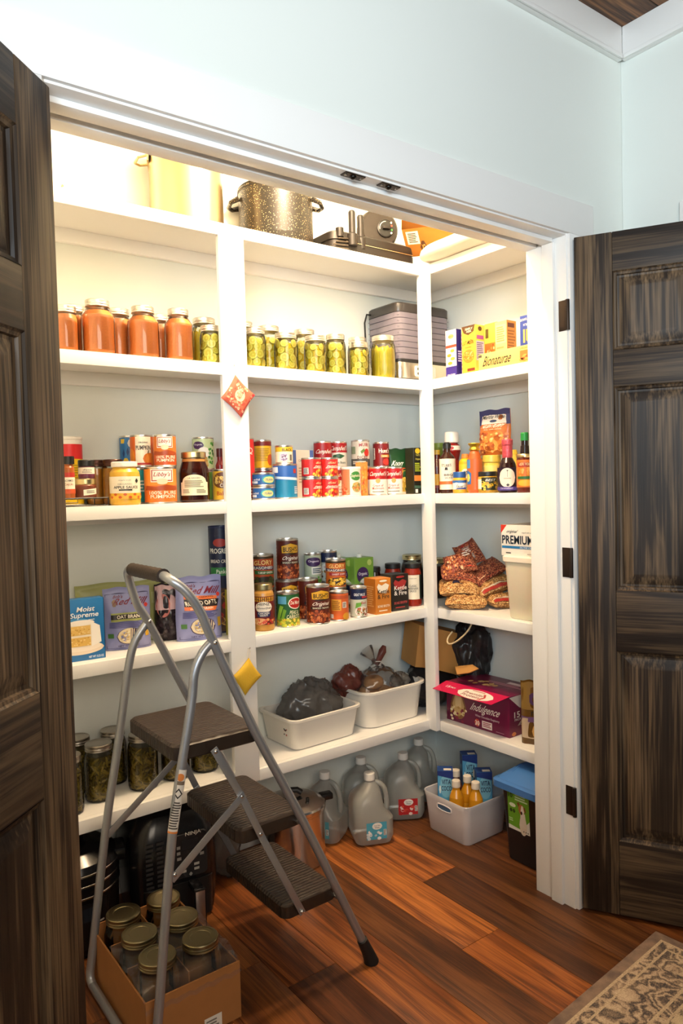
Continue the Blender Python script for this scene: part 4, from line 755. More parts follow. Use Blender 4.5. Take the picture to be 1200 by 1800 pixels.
def oats(sub, subc, line2, pic, picc, v0):
    return [('r', -.92, .03, .92, .035, '#34305e'), ('r', -.92, .90, .92, .905, '#34305e'), ('r', -.92, .03, -.905, .9, '#34305e'), ('r', .905, .03, .92, .9, '#34305e'), ('t', 'Bob\'s', -.38, .855, .4, .05, '#7a2436', .15, .3, 2.5), ('t', 'Red Mill', .12, .77, 1.35, .11, '#7a2436', .15, .25, 3), ('e', .78, .70, .09, .035, '#d23a30'), ('p', [(-.62, .70), (-.5, .70), (-.46, .78), (-.56, .82), (-.66, .78)], '#8a6a4a')]+sub+[('l', -.78, .36, .78, .46, 5, '#55548c'), ('e', .05, .22, .56, .135, '#4a3c5a'), ('e', .05, .225, .53, .125, pic), ('d', -.35, .14, .45, .31, 60, .06, .014, picc), ('r', -.85, .2, -.62, .27, '#4a7a3c'), ('r', .72, .2, .88, .34, '#d8a82c'), ('t', 'NET WT 16 OZ', 0, .065, .9, .03, '#34305e')]
px_, py_ = pos(.770, 2.100)
pouch(px_, py_, z4, .140, .190, .060, -.22, LAV, oats([('r', -.72, .575, .72, .60, '#9aa05a'), ('r', -.72, .50, .72, .575, '#2c221c'), ('t', 'OAT BRAN', 0, .538, .95, .055, '#f2ead8', 0, 0, 3), ('r', -.72, .465, .72, .50, '#9aa05a')], 0, 0, '#e8d9b4', ['#d8c294', '#f2e8cc', '#c4a870'], 0), 'lavender oat bran pouch with a black and olive banner', seal=.07)
px_, py_ = pos(.902, 2.120)
pouch(px_, py_, z4, .075, .185, .045, -.3, M('#2a2024', .25, name='dark_fruit_film', var=.4, scale=90, bump=.3), [('r', -.95, .55, .95, .97, '#c8a2a4'), ('e', -.3, .62, .6, .2, '#b0625a'), ('d', -.9, .05, .9, .5, 40, .14, .035, ['#120c10', '#3a2c34', '#241a20'])], 'clear bag of dark dried fruit with a pink printed top', seal=.06, foot=False)
px_, py_ = pos(.985, 2.070)
pouch(px_, py_, z4, .150, .205, .065, -.18, LAV, oats([('p', [(-.72, .66), (.72, .63), (.72, .68), (-.72, .72)], '#e2743a'), ('t', 'QUICK COOKING', 0, .675, 1.1, .035, '#3a2430', -.05), ('p', [(-.72, .545), (.72, .52), (.8, .63), (-.72, .66)], '#231a18'), ('t', 'ROLLED OATS', 0, .59, 1.35, .07, '#f5ecd8', -.04, 0, 3), ('p', [(-.72, .49), (.62, .46), (.72, .52), (-.72, .545)], '#e2743a'), ('t', 'WHOLE GRAIN', 0, .505, 1.0, .035, '#f7e8d0')], 0, 0, '#ecdcb8', ['#dcc698', '#f5ecd2', '#c8ac74'], 0), 'lavender rolled oats pouch with an orange and black banner', seal=.07)
c4(1.098, 2.130, .078, .340, 0, [(0, .42, '#5a3a1c'), (.42, 1, '#141d3a')], [('t', 'PROGRESSO', -.1, .78, 1.6, .05, '#f0ead8', 0, 0, 3), ('e', -.2, .86, .45, .04, '#a8322a'), ('t', 'BREAD CRUMBS', -.1, .68, 1.5, .032, '#f0ead8'), ('r', -.9, .54, .8, .62, '#2f7a3c'), ('t', 'Panko', -.1, .58, .7, .04, '#e8f0d8'), ('d', -1.2, .03, 1.2, .42, 50, .20, .035, ['#a8702c', '#7a3c18', '#c8984a', '#4a2a14', '#b0322a'])], 'tall navy breadcrumb canister half behind the stile', cat='canister', cart=True, rim=M('#1a2448', .4), turn=.2)
carton(1.085*Q, 2.040*Q, z4, .03, .05, .150, -.1, '#c8b83a', [('r', -1, .3, 1, .6, '#5a6a2c')], 'small yellow-green box tight against the stile, behind the oats')
# centre bay
GLO = lambda a, c, pc: [('r', -1.6, .93, 1.6, 1, '#3a2c10'), ('t', 'GLORY', .1, .80, 1.25, .15, '#f2d68a', 0, .25, 2.5), ('p', [(-.9, .62), (.95, .57), (.95, .67), (-.9, .73)], '#1f2a5a'), ('t', 'SEASONED', .05, .65, 1.5, .085, '#f6f0e2', -.03, 0, 2.5), ('p', [(-.5, .45), (1.0, .42), (1.0, .53), (-.5, .57)], c), ('t', a, .25, .495, 1.05, .06, '#f6f0e2'), ('e', .2, .2, .85, .17, '#2a1c12'), ('d', -.5, .06, .9, .34, 50, .11, .045, pc)]
gg = c4(1.262, 2.152, .079, .117, 0, [(0, 1, '#b0481c')], GLO('TURNIP GREENS', '#2f6a34', ['#2a3a1a', '#4a5a24', '#1a2412', '#5a4424']), 'lower orange seasoned-greens can, behind the gravy jar')
clone_can(gg, 1.262*Q, 2.152*Q, z4+.1175*Q, 'upper orange seasoned-greens can at the stile end')
px_, py_ = pos(1.205, 2.052); R = .036
bottle(px_, py_, z4, [(R*.9, 0), (R, .006), (R, .118), (R*.95, .128), (R*.82, .136), (R*.82, .141)], M('#b8863c', .3, name='chicken_gravy', var=.1, scale=90), 'gravy jar with a gold lid, at the stile end of the front row', 'jar', ([(R*.86, .138), (R*.88, .14), (R*.88, .156), (R*.84, .158)], GOLD), (.022, .118, R), [('r', -1.7, 0, 1.7, 1, '#6a1216'), ('p', [(-1.0, .82), (1.0, .82), (1.1, .97), (-1.1, .97)], '#e2a82c'), ('t', 'VALUE SIZE', 0, .89, 1.4, .075, '#3a1c10', 0, .2, 2.5), ('e', 0, .62, .62, .2, '#efe6d6'), ('t', 'HEINZ', 0, .72, .85, .09, '#2a2422', 0, .3, 2.5), ('t', 'HomeStyle', 0, .58, 1.0, .09, '#3a2a26', .2), ('p', [(-.45, .28), (.45, .28), (.5, .46), (-.5, .46)], '#1f2c58'), ('t', 'CHICKEN\nGRAVY', 0, .37, .75, .14, '#f4f0e4', 0, 0, 2), ('e', -.35, .12, .6, .12, '#d8a070'), ('d', -.8, .03, .9, .2, 24, .12, .05, ['#e8c08a', '#b8322a', '#d89858', '#c83a2c'])], name='gravy_jar')
c4(1.300, 2.055, .077, .113, 0, [(0, .24, '#7a8a24'), (.24, 1, '#1d5a2a')], [('e', .55, .72, .55, .19, '#f2e8d8'), ('e', .55, .72, .49, .16, '#b8241f'), ('t', 'Del Monte', .55, .74, .75, .12, '#f6eed8', .05, 0, 2.5), ('r', -.75, .7, -.1, .95, '#5aa0c0'), ('t', 'PEAS &\nCARROTS', .4, .36, .95, .26, '#f0e8c0', .1, 0, 2.5), ('p', [(-.9, .2), (-.6, .2), (-.3, .62), (-.55, .66)], '#8ab83c'), ('p', [(-.5, .2), (-.3, .2), (-.1, .5), (-.3, .55)], '#6a9a2c'), ('d', -.9, .0, 1.1, .2, 40, .11, .05, ['#c8c83a', '#e0a02c', '#8aa82c', '#e8d85a'])], 'green can of peas and carrots in the front row')
BSH = [('r', -1.35, 0, -1.0, 1, '#a0421f'), ('l', -1.3, .2, -1.05, .9, 8, '#e8d0b8'), ('e', .1, .78, .72, .15, '#3a2410'), ('p', [(-.5, .68), (.7, .68), (.72, .86), (.1, .93), (-.52, .86)], '#e0a82a'), ('t', 'BUSH\'S', .1, .775, 1.0, .13, '#1f1812', 0, 0, 3), ('t', 'BEST', .1, .68, .3, .04, '#1f1812'), ('t', 'Original', .1, .535, 1.15, .13, '#f6ecdc', .2, 0, 2), ('p', [(-.6, .40), (.85, .40), (.85, .46), (-.6, .46)], '#1f1410'), ('t', 'BAKED BEANS', .1, .43, 1.1, .045, '#f0e0c0', 0, 0, 2.5), ('d', -1.0, .03, 1.25, .36, 110, .10, .04, ['#8a3a1c', '#b8562a', '#6a2814', '#d07a42'])]
bs = c4(1.349, 2.138, .076, .141, 0, [(0, 1, '#5a1c10')], BSH, 'brown baked-bean can, bottom of the tall stack', turn=.25)
for x, y, z, lab, tn in ((1.354, 2.134, .1415, 'brown baked-bean can, topmost of the tall stack', .15), (1.415, 2.108, 0, 'brown baked-bean can in the middle, behind the front one', .5)): clone_can(bs, x*Q, y*Q, z4+z*Q, lab, tn)
c4(1.400, 2.024, .080, .128, 0, [(0, 1, '#5f1e11')], BSH, 'brown baked-bean can at the front edge of the shelf', turn=.15)
lw = c4(1.478, 2.165, .064, .112, 0, [(0, 1, '#c8c4b0')], [('l', -.6, .3, .6, .7, 4, '#6a6a58')], 'plain pale can at the back under the purple-emblem can')
c4(1.478, 2.164, .062, .108, .1125, [(0, .12, '#6a9a3c'), (.12, 1, '#b8c4a8')], [('e', .1, .76, .75, .17, '#43285a'), ('t', 'Organic', .1, .78, 1.0, .10, '#f0e8f4', 0, 0, 2.5), ('r', -.1, .3, 1.0, .58, '#e8e8e0'), ('l', 0, .34, .9, .54, 3, '#3a5a6a'), ('d', -.9, .02, 1.0, .22, 24, .14, .05, ['#5a9a3c', '#e0d8b0', '#86b050'])], 'pale can with a purple oval emblem, stacked at the back')
lw2 = c4(1.548, 2.168, .066, .112, 0, [(0, 1, '#39405a')], [], 'lower dark can at the back under the navy-topped can')
NAV = [('t', 'VALUE', .2, .80, .8, .09, '#f0f2f6'), ('e', .1, .45, .75, .2, '#eceae2'), ('t', 'HOMESTYLE', .1, .5, .9, .07, '#a8322a'), ('d', -.7, .04, .9, .34, 40, .12, .05, ['#6a4a2c', '#a8743c', '#4a6a34', '#c8a068'])]
c4(1.548, 2.167, .066, .112, .1125, [(0, .66, '#c6cabf'), (.66, 1, '#182348')], NAV, 'navy-topped can stacked at the back')
gc = c4(1.520, 2.083, .072, .101, 0, [(0, 1, '#c8641c')], GLO('SWEET CORN', '#a02a3a', ['#e8b83a', '#f2d05a', '#d89a24']), 'lower orange seasoned-corn can')
clone_can(gc, 1.519*Q, 2.082*Q, z4+.1015*Q, 'upper orange seasoned-corn can')
c4(1.484, 2.018, .065, .099, 0, [(0, 1, '#d8642a')], [('r', -1.0, .80, .9, .93, '#b8502a'), ('r', -.7, .35, .15, .78, '#e8a83a'), ('l', -.65, .38, .1, .75, 7, '#8a4a1c'), ('r', .25, .45, .6, .68, '#efe6d8'), ('l', .28, .47, .57, .66, 5, '#1f1a18'), ('r', -1.1, .04, -.5, .2, '#efe0d0'), ('e', .6, .12, .35, .14, '#e0a02c')], 'orange can turned to its back label, right at the shelf edge')
c4(1.566, 2.016, .060, .106, 0, [(0, .62, '#c8cdb8'), (.62, 1, '#1b264a')], [('t', 'GREAT VALUE', .1, .80, 1.0, .10, '#f2f4f8', 0, 0, 2), ('r', .3, .67, 1.1, .74, '#b8303a'), ('p', [(-.3, .3), (.2, .38), (.3, .52), (-.2, .5)], '#6aa83c'), ('t', 'Beef', .5, .5, .5, .1, '#b03028'), ('e', .4, .18, .75, .18, '#efe6da'), ('d', -.1, .06, .9, .3, 26, .10, .045, ['#8a4a24', '#c88a4a', '#5a7a34', '#b8522c'])], 'navy-topped white stew can in the front row')
c4(1.638, 2.135, .068, .098, 0, [(0, .62, '#b8bdae'), (.62, 1, '#1a2444')], NAV, 'navy-topped can behind the orange broth carton')
BRO = [('r', -1, 0, 1, .12, '#6a9a34'), ('e', -.15, .66, .62, .16, '#4a2c60'), ('t', 'Organic', -.15, .68, .9, .08, '#f2ecf6', 0, 0, 2.5), ('e', .1, .42, .75, .2, '#5a8a2c'), ('e', .1, .42, .7, .18, '#f2f2ea'), ('t', 'Beef\nBroth', 0, .42, .7, .16, '#4a4a44'), ('e', .55, .9, .25, .06, '#b8d070'), ('e', .7, .2, .2, .07, '#b8d070')]
ca = carton(1.694*Q, 2.170*Q, z4, .088*Q, .06*Q, .188*Q, -.05, '#7aa83c', BRO, 'green broth carton with a white screw cap, nearer of the two', spout=M('#f2f0ea', .35), leftc='#8ab84a')
copy_tree(ca, (1.622*Q, 2.203*Q, z4), -.05, 'green broth carton mostly hidden behind its twin')
KFB = lambda c, oc: [('e', 0, .93, .5, .03, oc), ('p', [(-.55, .62), (.35, .56), (.75, .80), (.3, .86), (-.2, .80), (-.6, .86), (-.8, .78)], oc), ('t', 'Kettle\n& Fire', 0, .56, 1.5, .26, c, 0, 0, 2.5), ('t', 'BONE BROTH', 0, .22, 1.5, .07, c if oc != '#f4ead6' else '#f4ead6', 0, 0, 1.5), ('l', -.6, .07, .6, .12, 1, oc)]
carton(1.665*Q, 2.030*Q, z4, .070*Q, .066*Q, .126*Q, -.04, '#cc7c28', KFB('#2a1c14', '#f4ead6'), 'orange bone-broth carton with a white animal shape', leftc='#b86a1e', left=[('l', -.7, .2, .7, .8, 10, '#d8a060')])
carton(1.752*Q, 2.038*Q, z4, .078*Q, .066*Q, .132*Q, -.04, '#17130f', KFB('#efe9e0', '#a82a2c')+[('t', 'BONE BROTH', 0, .22, 1.5, .07, '#c03034', 0, 0, 1.5)], 'black bone-broth carton with a red animal shape', leftc='#3a342c', left=[('r', -.2, .0, .5, .25, '#e8e4dc'), ('l', -.7, .3, .7, .85, 10, '#b0a898')])
RED = M('#8e2412', .25, name='red_pasta_sauce', var=.2, scale=140)
for x, y, R, H, mat, lab, nm in ((1.776, 2.183, .028, .150, M('#1f0f0c', .2), 'dark jar with black lid behind the broth cartons', 'sauce_jar'), (1.835, 2.143, .036, .162, RED, 'red sauce jar with black lid behind the black carton', 'sauce_jar')):
    px_, py_ = pos(x, y); bottle(px_, py_, z4, [(R*.92, 0), (R, .006), (R, H*.72), (R*.82, H*.88), (R*.82, H*.9)], mat, lab, 'jar', ([(R*.86, H*.89), (R*.88, H*.9), (R*.88, H), (R*.82, H+.002)], BLACK), name=nm)
px_, py_ = pos(1.861, 2.060); R = .035
bottle(px_, py_, z4, [(R*.92, 0), (R, .006), (R, .128), (R*.82, .148), (R*.82, .152)], RED, 'marinara jar with black lid and tall cream label, by the corner post', 'jar', ([(R*.86, .150), (R*.88, .152), (R*.88, .166), (R*.82, .168)], BLACK), (.028, .124, R), [('r', -1.7, 0, 1.7, 1, '#1d2a24'), ('p', [(-1.0, .1), (-.75, .25), (-1.0, .4)], '#d8d4c4'), ('p', [(-1.0, .5), (-.75, .65), (-1.0, .8)], '#d8d4c4'), ('r', -.55, 0, .62, 1, '#efe6d2'), ('t', 'simple truth', .03, .86, .6, .05, '#4a4a40'), ('t', 'CLASSIC\nMARINARA\nSAUCE', .03, .45, .85, .3, '#3a3a34', 0, 0, 1.5)], name='sauce_jar')
for x, y, H, lab in ((1.948, 2.158, .180, 'dark canning jar with gold lid, seen left of the corner post'), (2.062, 2.142, .158, 'dark canning jar with gold lid, seen right of the corner post')):
    px_, py_ = pos(x, y); mason(px_, py_, .085*Q, H*Q, z4, M('#3a1a10', .3, name='dark_preserve', var=.3, scale=60), lab, None, lid=GOLD)
# right bay: bean bags, cracker box, tub
BR = speckle('red_beans', '#5a180e', '#8e3a22', '#c07850', 250, bump=1.); BT = speckle('tan_beans', '#8a5626', '#bd8444', '#e0b87c', 250, bump=1.)
def beanbag(c, w_, d, h, rot, mat, label, bands):
    """pillow bag of dry beans: flat on its back, crimped at both ends"""
    t = thing('bean_bag', label, 'bag', c, rot, 'bags of dried beans')
    nu, nv = 18, 14; b = B()
    def P(u, v, s, off=0.):
        e = (max(0, 1-abs(u)**2.6)**.5)*(max(0, 1-abs(v)**3.)**.55); wv = 1+.09*math.sin(6*u+8*v)+.06*math.sin(13*u-7*v)
        return (u*w_/2*(1-.06*abs(v)**3), v*d/2*(1+.10*abs(u)**4-.08*math.cos(u*2)), h/2+s*(.0008+h/2*e*wv+off))
    for s in (1, -1):
        vs = [P(-1+2*i/nu, -1+2*j/nv, s) for j in range(nv+1) for i in range(nu+1)]
        b.add(vs, [(j*(nu+1)+i, j*(nu+1)+i+1, (j+1)*(nu+1)+i+1, (j+1)*(nu+1)+i)[::s] for j in range(nv) for i in range(nu)], mat)
    o = obj('beans', b, t, ang=80); o['kind'] = 'stuff'
    b = B(); prints(b, bands, lambda u, v, off: P(u, -1+2*v, 1, off+.0008), cols=16); obj('printed_film', b, t, ang=80)
    return t
def bb(x, y, z, *a): px_, py_ = pos(x, y); return beanbag((px_, py_, z4+z), *a)
TB = [('p', [(-.35, .3), (.15, .3), (.25, .72), (-.25, .72)], '#1a1e3c'), ('r', -.62, .1, -.5, .9, '#e8ddd0'), ('r', -.50, .1, -.42, .9, '#b8322a')]
TB2 = [('r', -.9, .02, .9, .10, '#b03028'), ('r', -.9, .12, .9, .16, '#e0d0b8')]
RB = [('p', [(-.2, .05), (.55, .05), (.7, .95), (.1, .95)], '#d03a26'), ('p', [(.15, .3), (.5, .3), (.5, .7), (.2, .7)], '#f2e2cc')]
rx = .22
SP = ('l', -.9, .02, .9, .98, 3, '#d8ccbc')
bb(1.952, 1.872, .0, .160, .110, .058, (.12, 0, -.85), BT, 'tan bean bag lying lowest at the front of the pile', TB)
bb(2.062, 1.790, .0, .145, .105, .054, (.10, .05, -.45), BT, 'tan bean bag lying lowest at the right of the pile', TB2)
bb(1.955, 1.912, .050, .155, .105, .056, (.34, .02, -.75), BT, 'tan bean bag with a navy star patch, second layer left', TB)
bb(2.066, 1.842, .058, .150, .105, .052, (.30, -.26, -.45), BT, 'tan bean bag with red stripes, second layer right', TB2)
bb(1.975, 1.935, .100, .145, .10, .052, (.42, .16, -.65), BR, 'red and orange bean bag, third layer left', [('p', [(-.1, .02), (.75, .02), (.9, .98), (.05, .98)], '#cf4224'), ('d', -.9, .1, -.1, .9, 30, .06, .06, ['#d88a44', '#a85020'])])
bb(2.070, 1.875, .112, .145, .10, .050, (.42, -.48, -.4), BR, 'red bean bag sloping up to the right, third layer', [('p', [(-.3, .02), (.5, .02), (.5, .98), (-.2, .98)], '#c83a2c'), ('p', [(-.75, .1), (-.35, .1), (-.3, .9), (-.7, .9)], '#e8c8a0')])
bb(1.995, 1.935, .146, .120, .105, .054, (.75, -.30, -.75), BR, 'red bean bag with an orange label, fourth layer', [('p', [(.2, .1), (.9, .1), (.9, .9), (.4, .9)], '#d8452c'), ('l', .3, .6, .8, .8, 2, '#f0e0d0'), ('d', -.9, .1, .1, .9, 40, .06, .06, ['#c87a48', '#e8c098', '#8a2c18'])])
bb(2.045, 1.940, .186, .095, .105, .052, (1.0, -.45, -.6), BR, 'reddest bean bag, topmost of the pile', [('r', -.4, .15, .25, .75, '#8a7a74'), ('l', -.35, .2, .2, .7, 6, '#cfc4bc'), ('r', .3, 0, .9, 1, '#b02020'), ('r', -.5, .8, .5, .98, '#b02020')])
# tall white tub + cracker box on its lid
xt, yt = (1.893+.085)*Q, 1.578*Q; WT, DT = .172, .165
t = thing('storage_tub', 'tall milky plastic storage tub with lid beside the white jamb', 'tub', (xt, yt, z4))
MILK = M('#e6d8be', .35, name='milky_polypropylene'); MILK.node_tree.nodes['Principled BSDF'].inputs['Subsurface Weight'].default_value = .3
b = B(); b.rr([(0, WT*.40, DT*.40, .02), (.005, WT*.42, DT*.42, .025), (.20, WT*.49, DT*.49, .028), (.206, WT*.49, DT*.49, .028)], MILK); obj('tub_body', b, t)
b = B(); b.rr([(.200, WT*.50, DT*.50, .03), (.203, WT*.525, DT*.525, .03), (.219, WT*.525, DT*.525, .03), (.2225, WT*.50, DT*.50, .03)], M('#f0e6d4', .35)); obj('lid', b, t)
carton(xt+.004, yt, z4+.2228, .178, .16, .108, RZ, '#ece6dc', [('p', [(-1, .72), (-.95, 1), (-.70, 1)], '#c8301f'), ('p', [(-1, 1), (-1, .72), (-.70, 1)], '#c8301f'), ('t', 'original', -.45, .78, .5, .13, '#3a4a4a', .3), ('t', 'topped with sea salt', .35, .76, .6, .06, '#6a7a80'), ('t', 'PREMIUM', -.18, .52, 1.52, .28, '#16283a', 0, 0, 4), ('r', -.95, .24, 1, .32, '#1f6fa8'), ('t', 'SALTINE CRACKERS', .4, .28, .9, .05, '#e8f0f6'), ('l', -.75, .06, -.5, .12, 1, '#3a3a38'), ('l', .3, .06, .8, .1, 1, '#a8a49c')], 'white saltine box lettered PREMIUM lying on the milky tub', sidec='#ddd8cc')

# ------------------------------------------------------------------ shelf 5
z5 = Z[5]+.0003
for x, y, D, lab in ((.672, 2.098, .085, 'jar of cut green beans nearest the left door, front row'), (.640, 2.192, .080, 'back jar of green beans nearest the left door'), (.745, 2.190, .080, 'back jar of green beans behind the ladder rail'), (.800, 2.094, .088, 'front jar of green beans right of the ladder rail'), (.905, 2.100, .085, 'jar of green beans under the top ladder step, seen below it'), (1.003, 2.100, .086, 'jar of green beans nearest the stile, under the top step'), (.574, 2.055, .076, 'jar of green beans almost hidden by the left door')):
    px_, py_ = pos(x, y); mason(px_, py_, D*Q, .162*Q, z5, 'beans', lab, 'jars of cut green beans', lid=M((.50, .46, .40), .35, 1, name='dull_jar_lid'))
BIN = M('#e9e4da', .35, name='white_bin_plastic')
def tubbin(t, hw, hd, H, r, taper, lip, mat, th=.004):
    b = B(); hb, db = hw*taper, hd*taper
    b.rr([(.0, hb*.95, db*.95, r), (.004, hb, db, r), (H-.012, hw, hd, r), (H-.010, hw+lip, hd+lip, r+lip), (H-.002, hw+lip, hd+lip, r+lip), (H, hw+lip*.6, hd+lip*.6, r+lip), (H-.003, hw-th, hd-th, r), (.010, hb-th, db-th, r*.9), (.006, (hb-th)*.9, (db-th)*.9, r*.9)], mat, 6); return b
t = thing('plastic_bin', 'shallow white plastic bin holding a grey carrier bag, by the stile', 'bin', (1.427*Q, 2.132*Q, z5), .03)
obj('bin_body', tubbin(t, .152, .112, .115, .03, .90, .010, BIN), t)
b = B(); prints(b, [('d', -.2, .3, .2, .8, 12, .08, .05, ['#b8483a', '#4a4a48', '#3a3a3a'])], lambda u, v, off: (-.147-off, -.055-u*.05, .03+.07*v)); obj('sticker', b, t)
t = thing('plastic_bin', 'deeper white plastic bin holding onions and potatoes, by the corner post', 'bin', (1.745*Q, 2.135*Q, z5), 0)
obj('bin_body', tubbin(t, .155, .112, .145, .05, .90, .012, BIN), t)
GREYB = M((.10, .092, .085), .25, name='grey_carrier_film', bump=.4, scale=25, var=.3)
lump('carrier_bag', 'crumpled dark grey carrier bag heaped in the shallow white bin', 'bag', (1.442*Q, 2.135*Q, z5+.105), .118, .080, .100, GREYB, 4, .22, 84, 54)
NETR = M((.14, .035, .025), .3, name='red_onion_bag_film', var=.4, scale=40, bump=.5)
lump('onion_bag', 'dark red bag of onions between the two white bins', 'bag', (1.630*Q, 2.170*Q, z5+.155), .062, .05, .055, NETR, 8, .22, 56, 36)
t = thing('potato_bag', 'clear knotted bag of brown potatoes in the deeper white bin', 'bag', (1.730*Q, 2.130*Q, z5+.012))
POT = M('#b57e42', .7, name='potato_skin', var=.25, scale=40)
for i, (x, y, z, a, bq, c) in enumerate(((-.045, -.03, .075, .05, .04, .034), (.035, -.035, .08, .048, .038, .032), (-.02, .035, .09, .05, .045, .035), (.05, .03, .075, .045, .04, .03), (-.02, -.005, .135, .045, .038, .030), (-.05, -.02, .035, .05, .04, .03), (.04, 0, .035, .05, .04, .03))):
    b = B(); b.ell((0, 0, 0), a, bq, c, POT, 14, 10, .03, seed=i); obj('potato', b, t, (x, y, z))
lump('bag_film', '', '', (0, 0, .10), .115, .085, .092, FILM, 5, .12, 56, 36, parent=t)
b = B(); neck = [(0, 0, .19), (-.005, 0, .21), (-.015, 0, .225), (-.03, .005, .25), (-.04, .01, .265)]; b.tube(neck, [.035, .012, .008, .022, .03], FILM, 14); obj('bag_neck', b, t)
b = B(); b.tube([(.0, 0, .2), (.02, 0, .225), (.035, .0, .25), (.045, 0, .27)], [.01, .012, .016, .008], NETR, 10); obj('red_net_tail', b, t)
b = B(); b.tube([(-.012, -.014, .218), (.012, -.016, .215), (.03, -.012, .20)], .002, M('#e8e2d8', .5), 6); obj('twist_tie', b, t)
lump('crumpled_wrapper', 'small clear wrapper crumpled at the right end of the deeper bin', 'wrapper', (1.822*Q, 2.105*Q, z5+.135), .036, .03, .034, glassy('cloudy_wrapper', 'ffffff', 'e8e6e2', .15, '#cfc8be', .35), 12, .3, 44, 30)
# corner: dark bag below, paper bag with a dark bag stuffed in
DKB = M((.016, .015, .016), .3, name='black_bag_film', bump=.6, scale=22)
lump('refuse_bag', 'black plastic bag bundled on the shelf in the corner, under the paper bag', 'bag', (1.995*Q, 2.125*Q, z5+.095), .125, .085, .095, DKB, 21, .16, 64, 44, flat=-.0945)
t = thing('paper_bag', 'brown paper grocery bag lying in the corner behind the post', 'bag', (1.895*Q, 2.135*Q, z5+.195), (0, math.radians(8), -.35))
b = B(); nr = []
for k in range(9):
    f = k/8; x = f*.265; hy = .078+.008*math.sin(5*f); h0, h1 = -.004-.05*f*f, .165-.035*f; cr = .006*math.sin(9*f)
    nr.append([(x, -hy+cr, h0), (x, -hy-.012*math.sin(PI*.9*f), (h0+h1)/2), (x, -hy+cr*.5, h1), (x, 0, h1+.008*math.sin(7*f)), (x, hy, h1), (x, hy, (h0+h1)/2), (x, hy, h0), (x, 0, h0-.003)])
b.loft(nr, KRAFT, capt=False); obj('bag_body', b, t, ang=25)
bpy.context.view_layer.update(); inv = t.matrix_world.inverted()
b = B(); b.tube([inv @ Vector(p) for p in smooth([(2.025, 1.915, .788), (2.010, 1.925, .757), (2.0, 1.968, .716), (1.998, 2.012, .697), (2.005, 2.026, .714), (2.02, 2.014, .742)], 4)], .0032, M('#d8c49a', .7), 7); obj('twisted_handle', b, t)
b = B(); fl_ = [inv @ Vector(p) for p in ((2.035, 2.02, .602), (2.055, 1.945, .620), (2.05, 1.91, .612), (2.025, 1.935, .596), (2.015, 1.99, .580))]; off_ = inv.to_3x3() @ Vector((.004, 0, -.003)); b.add(fl_+[p+off_ for p in fl_], [(0, 1, 2, 3, 4), (9, 8, 7, 6, 5)]+[(k, k+5, (k+1) % 5+5, (k+1) % 5) for k in range(5)], KRAFT); obj('torn_flap', b, t, bevel=.001)
lump('stuffed_bag', 'black plastic bag spilling out of the open paper bag', 'bag', (2.095*Q, 1.985*Q, z5+.235), .075, .075, .12, DKB, 33, .26, 72, 52)
# protein drink box with open flap
yn, yf, xf, dp, hh = 1.752, 2.060, 2.018, .19, .150
t = thing('drink_box', 'magenta drink-carton multipack with its flap open on the right lower shelf', 'box', (xf+.010+dp/2, (yn+yf)/2, z5), RZ+.03); Wp = yf-yn; MAG = M('#6d0f3c', .35, name='magenta_card'); PK = '#c9184e'
b = B(); b.box(-Wp/2, Wp/2, -dp/2, dp/2, 0, hh, MAG); obj('carton_body', b, t, bevel=.001)
b = B()
prints(b, [('e', -.60, .42, .26, .33, '#8a5c34'), ('e', -.60, .45, .20, .27, '#cba76a'), ('r', -.70, .40, -.50, .70, '#e2c88e'), ('d', -.85, .05, -.35, .4, 26, .05, .04, ['#e8d4a0', '#b8904a', '#f0e2b8', '#8a1c3c']), ('d', -.85, .6, -.3, .85, 12, .04, .03, ['#8f1c50', '#c84a70', '#7a1040']), ('e', -.9, .80, .07, .08, '#d8b87a'), ('t', 'Indulgence', .27, .50, .88, .26, '#f2e6dc', .2, 0, 2), ('t', 'White Chocolate Raspberry', .33, .32, .75, .07, '#e8d0d4'), ('t', '30', .02, .14, .14, .13, '#f0d8b8'), ('e', .02, .15, .10, .10, '#c8443c'), ('t', '30', .02, .15, .12, .10, '#fbf0dc'), ('r', .17, .06, .48, .24, '#efe2da'), ('l', .20, .09, .46, .22, 3, '#a8485c'), ('l', .6, .05, .9, .08, 1, '#b88a98')], frontmap(Wp, dp, 0, hh))
prints(b, [('p', [(-1, .98), (1, .98), (1, .55), (.3, .5), (-.4, .68)], '#efe4dc'), ('t', 'Premier\nProtein', .35, .78, 1.0, .26, '#8a2430', .1), ('t', '15', -.55, .52, .35, .15, '#f4ece6', 0, 0, 3), ('t', 'PACK', -.5, .40, .4, .06, '#f4ece6'), ('t', 'Indulgence', .2, .28, 1.3, .14, '#f2e6dc', .2), ('l', -.3, .12, .8, .2, 2, '#d8a8b8'), ('e', -.75, .07, .14, .05, '#e08a4a')], rightmap(Wp, dp, 0, hh))
prints(b, [('l', -.3, .55, .9, .7, 2, '#c8889c'), ('r', .2, .72, .75, .85, '#e2cdd4'), ('d', -.6, .3, .2, .6, 16, .07, .07, ['#d8b87a', '#8a1f4a', '#c8a060'])], topmap(Wp, dp, hh)); obj('printed_face', b, t)
b = B(); a = math.radians(-13); fl_ = .078; ca_, sa_ = math.cos(a), math.sin(a)
def fm(u, v, off): return (u*Wp/2*(1.0)+.002, -dp/2-(1-v)*fl_*ca_-off*sa_, hh+.001+(1-v)*fl_*sa_+off*ca_+.0012)
vs = [fm(-1.02, 0, 0), fm(.86, 0, 0), fm(1, 1, 0), fm(-1, 1, 0)]; vs2 = [(p[0], p[1], p[2]-.0012) for p in vs]
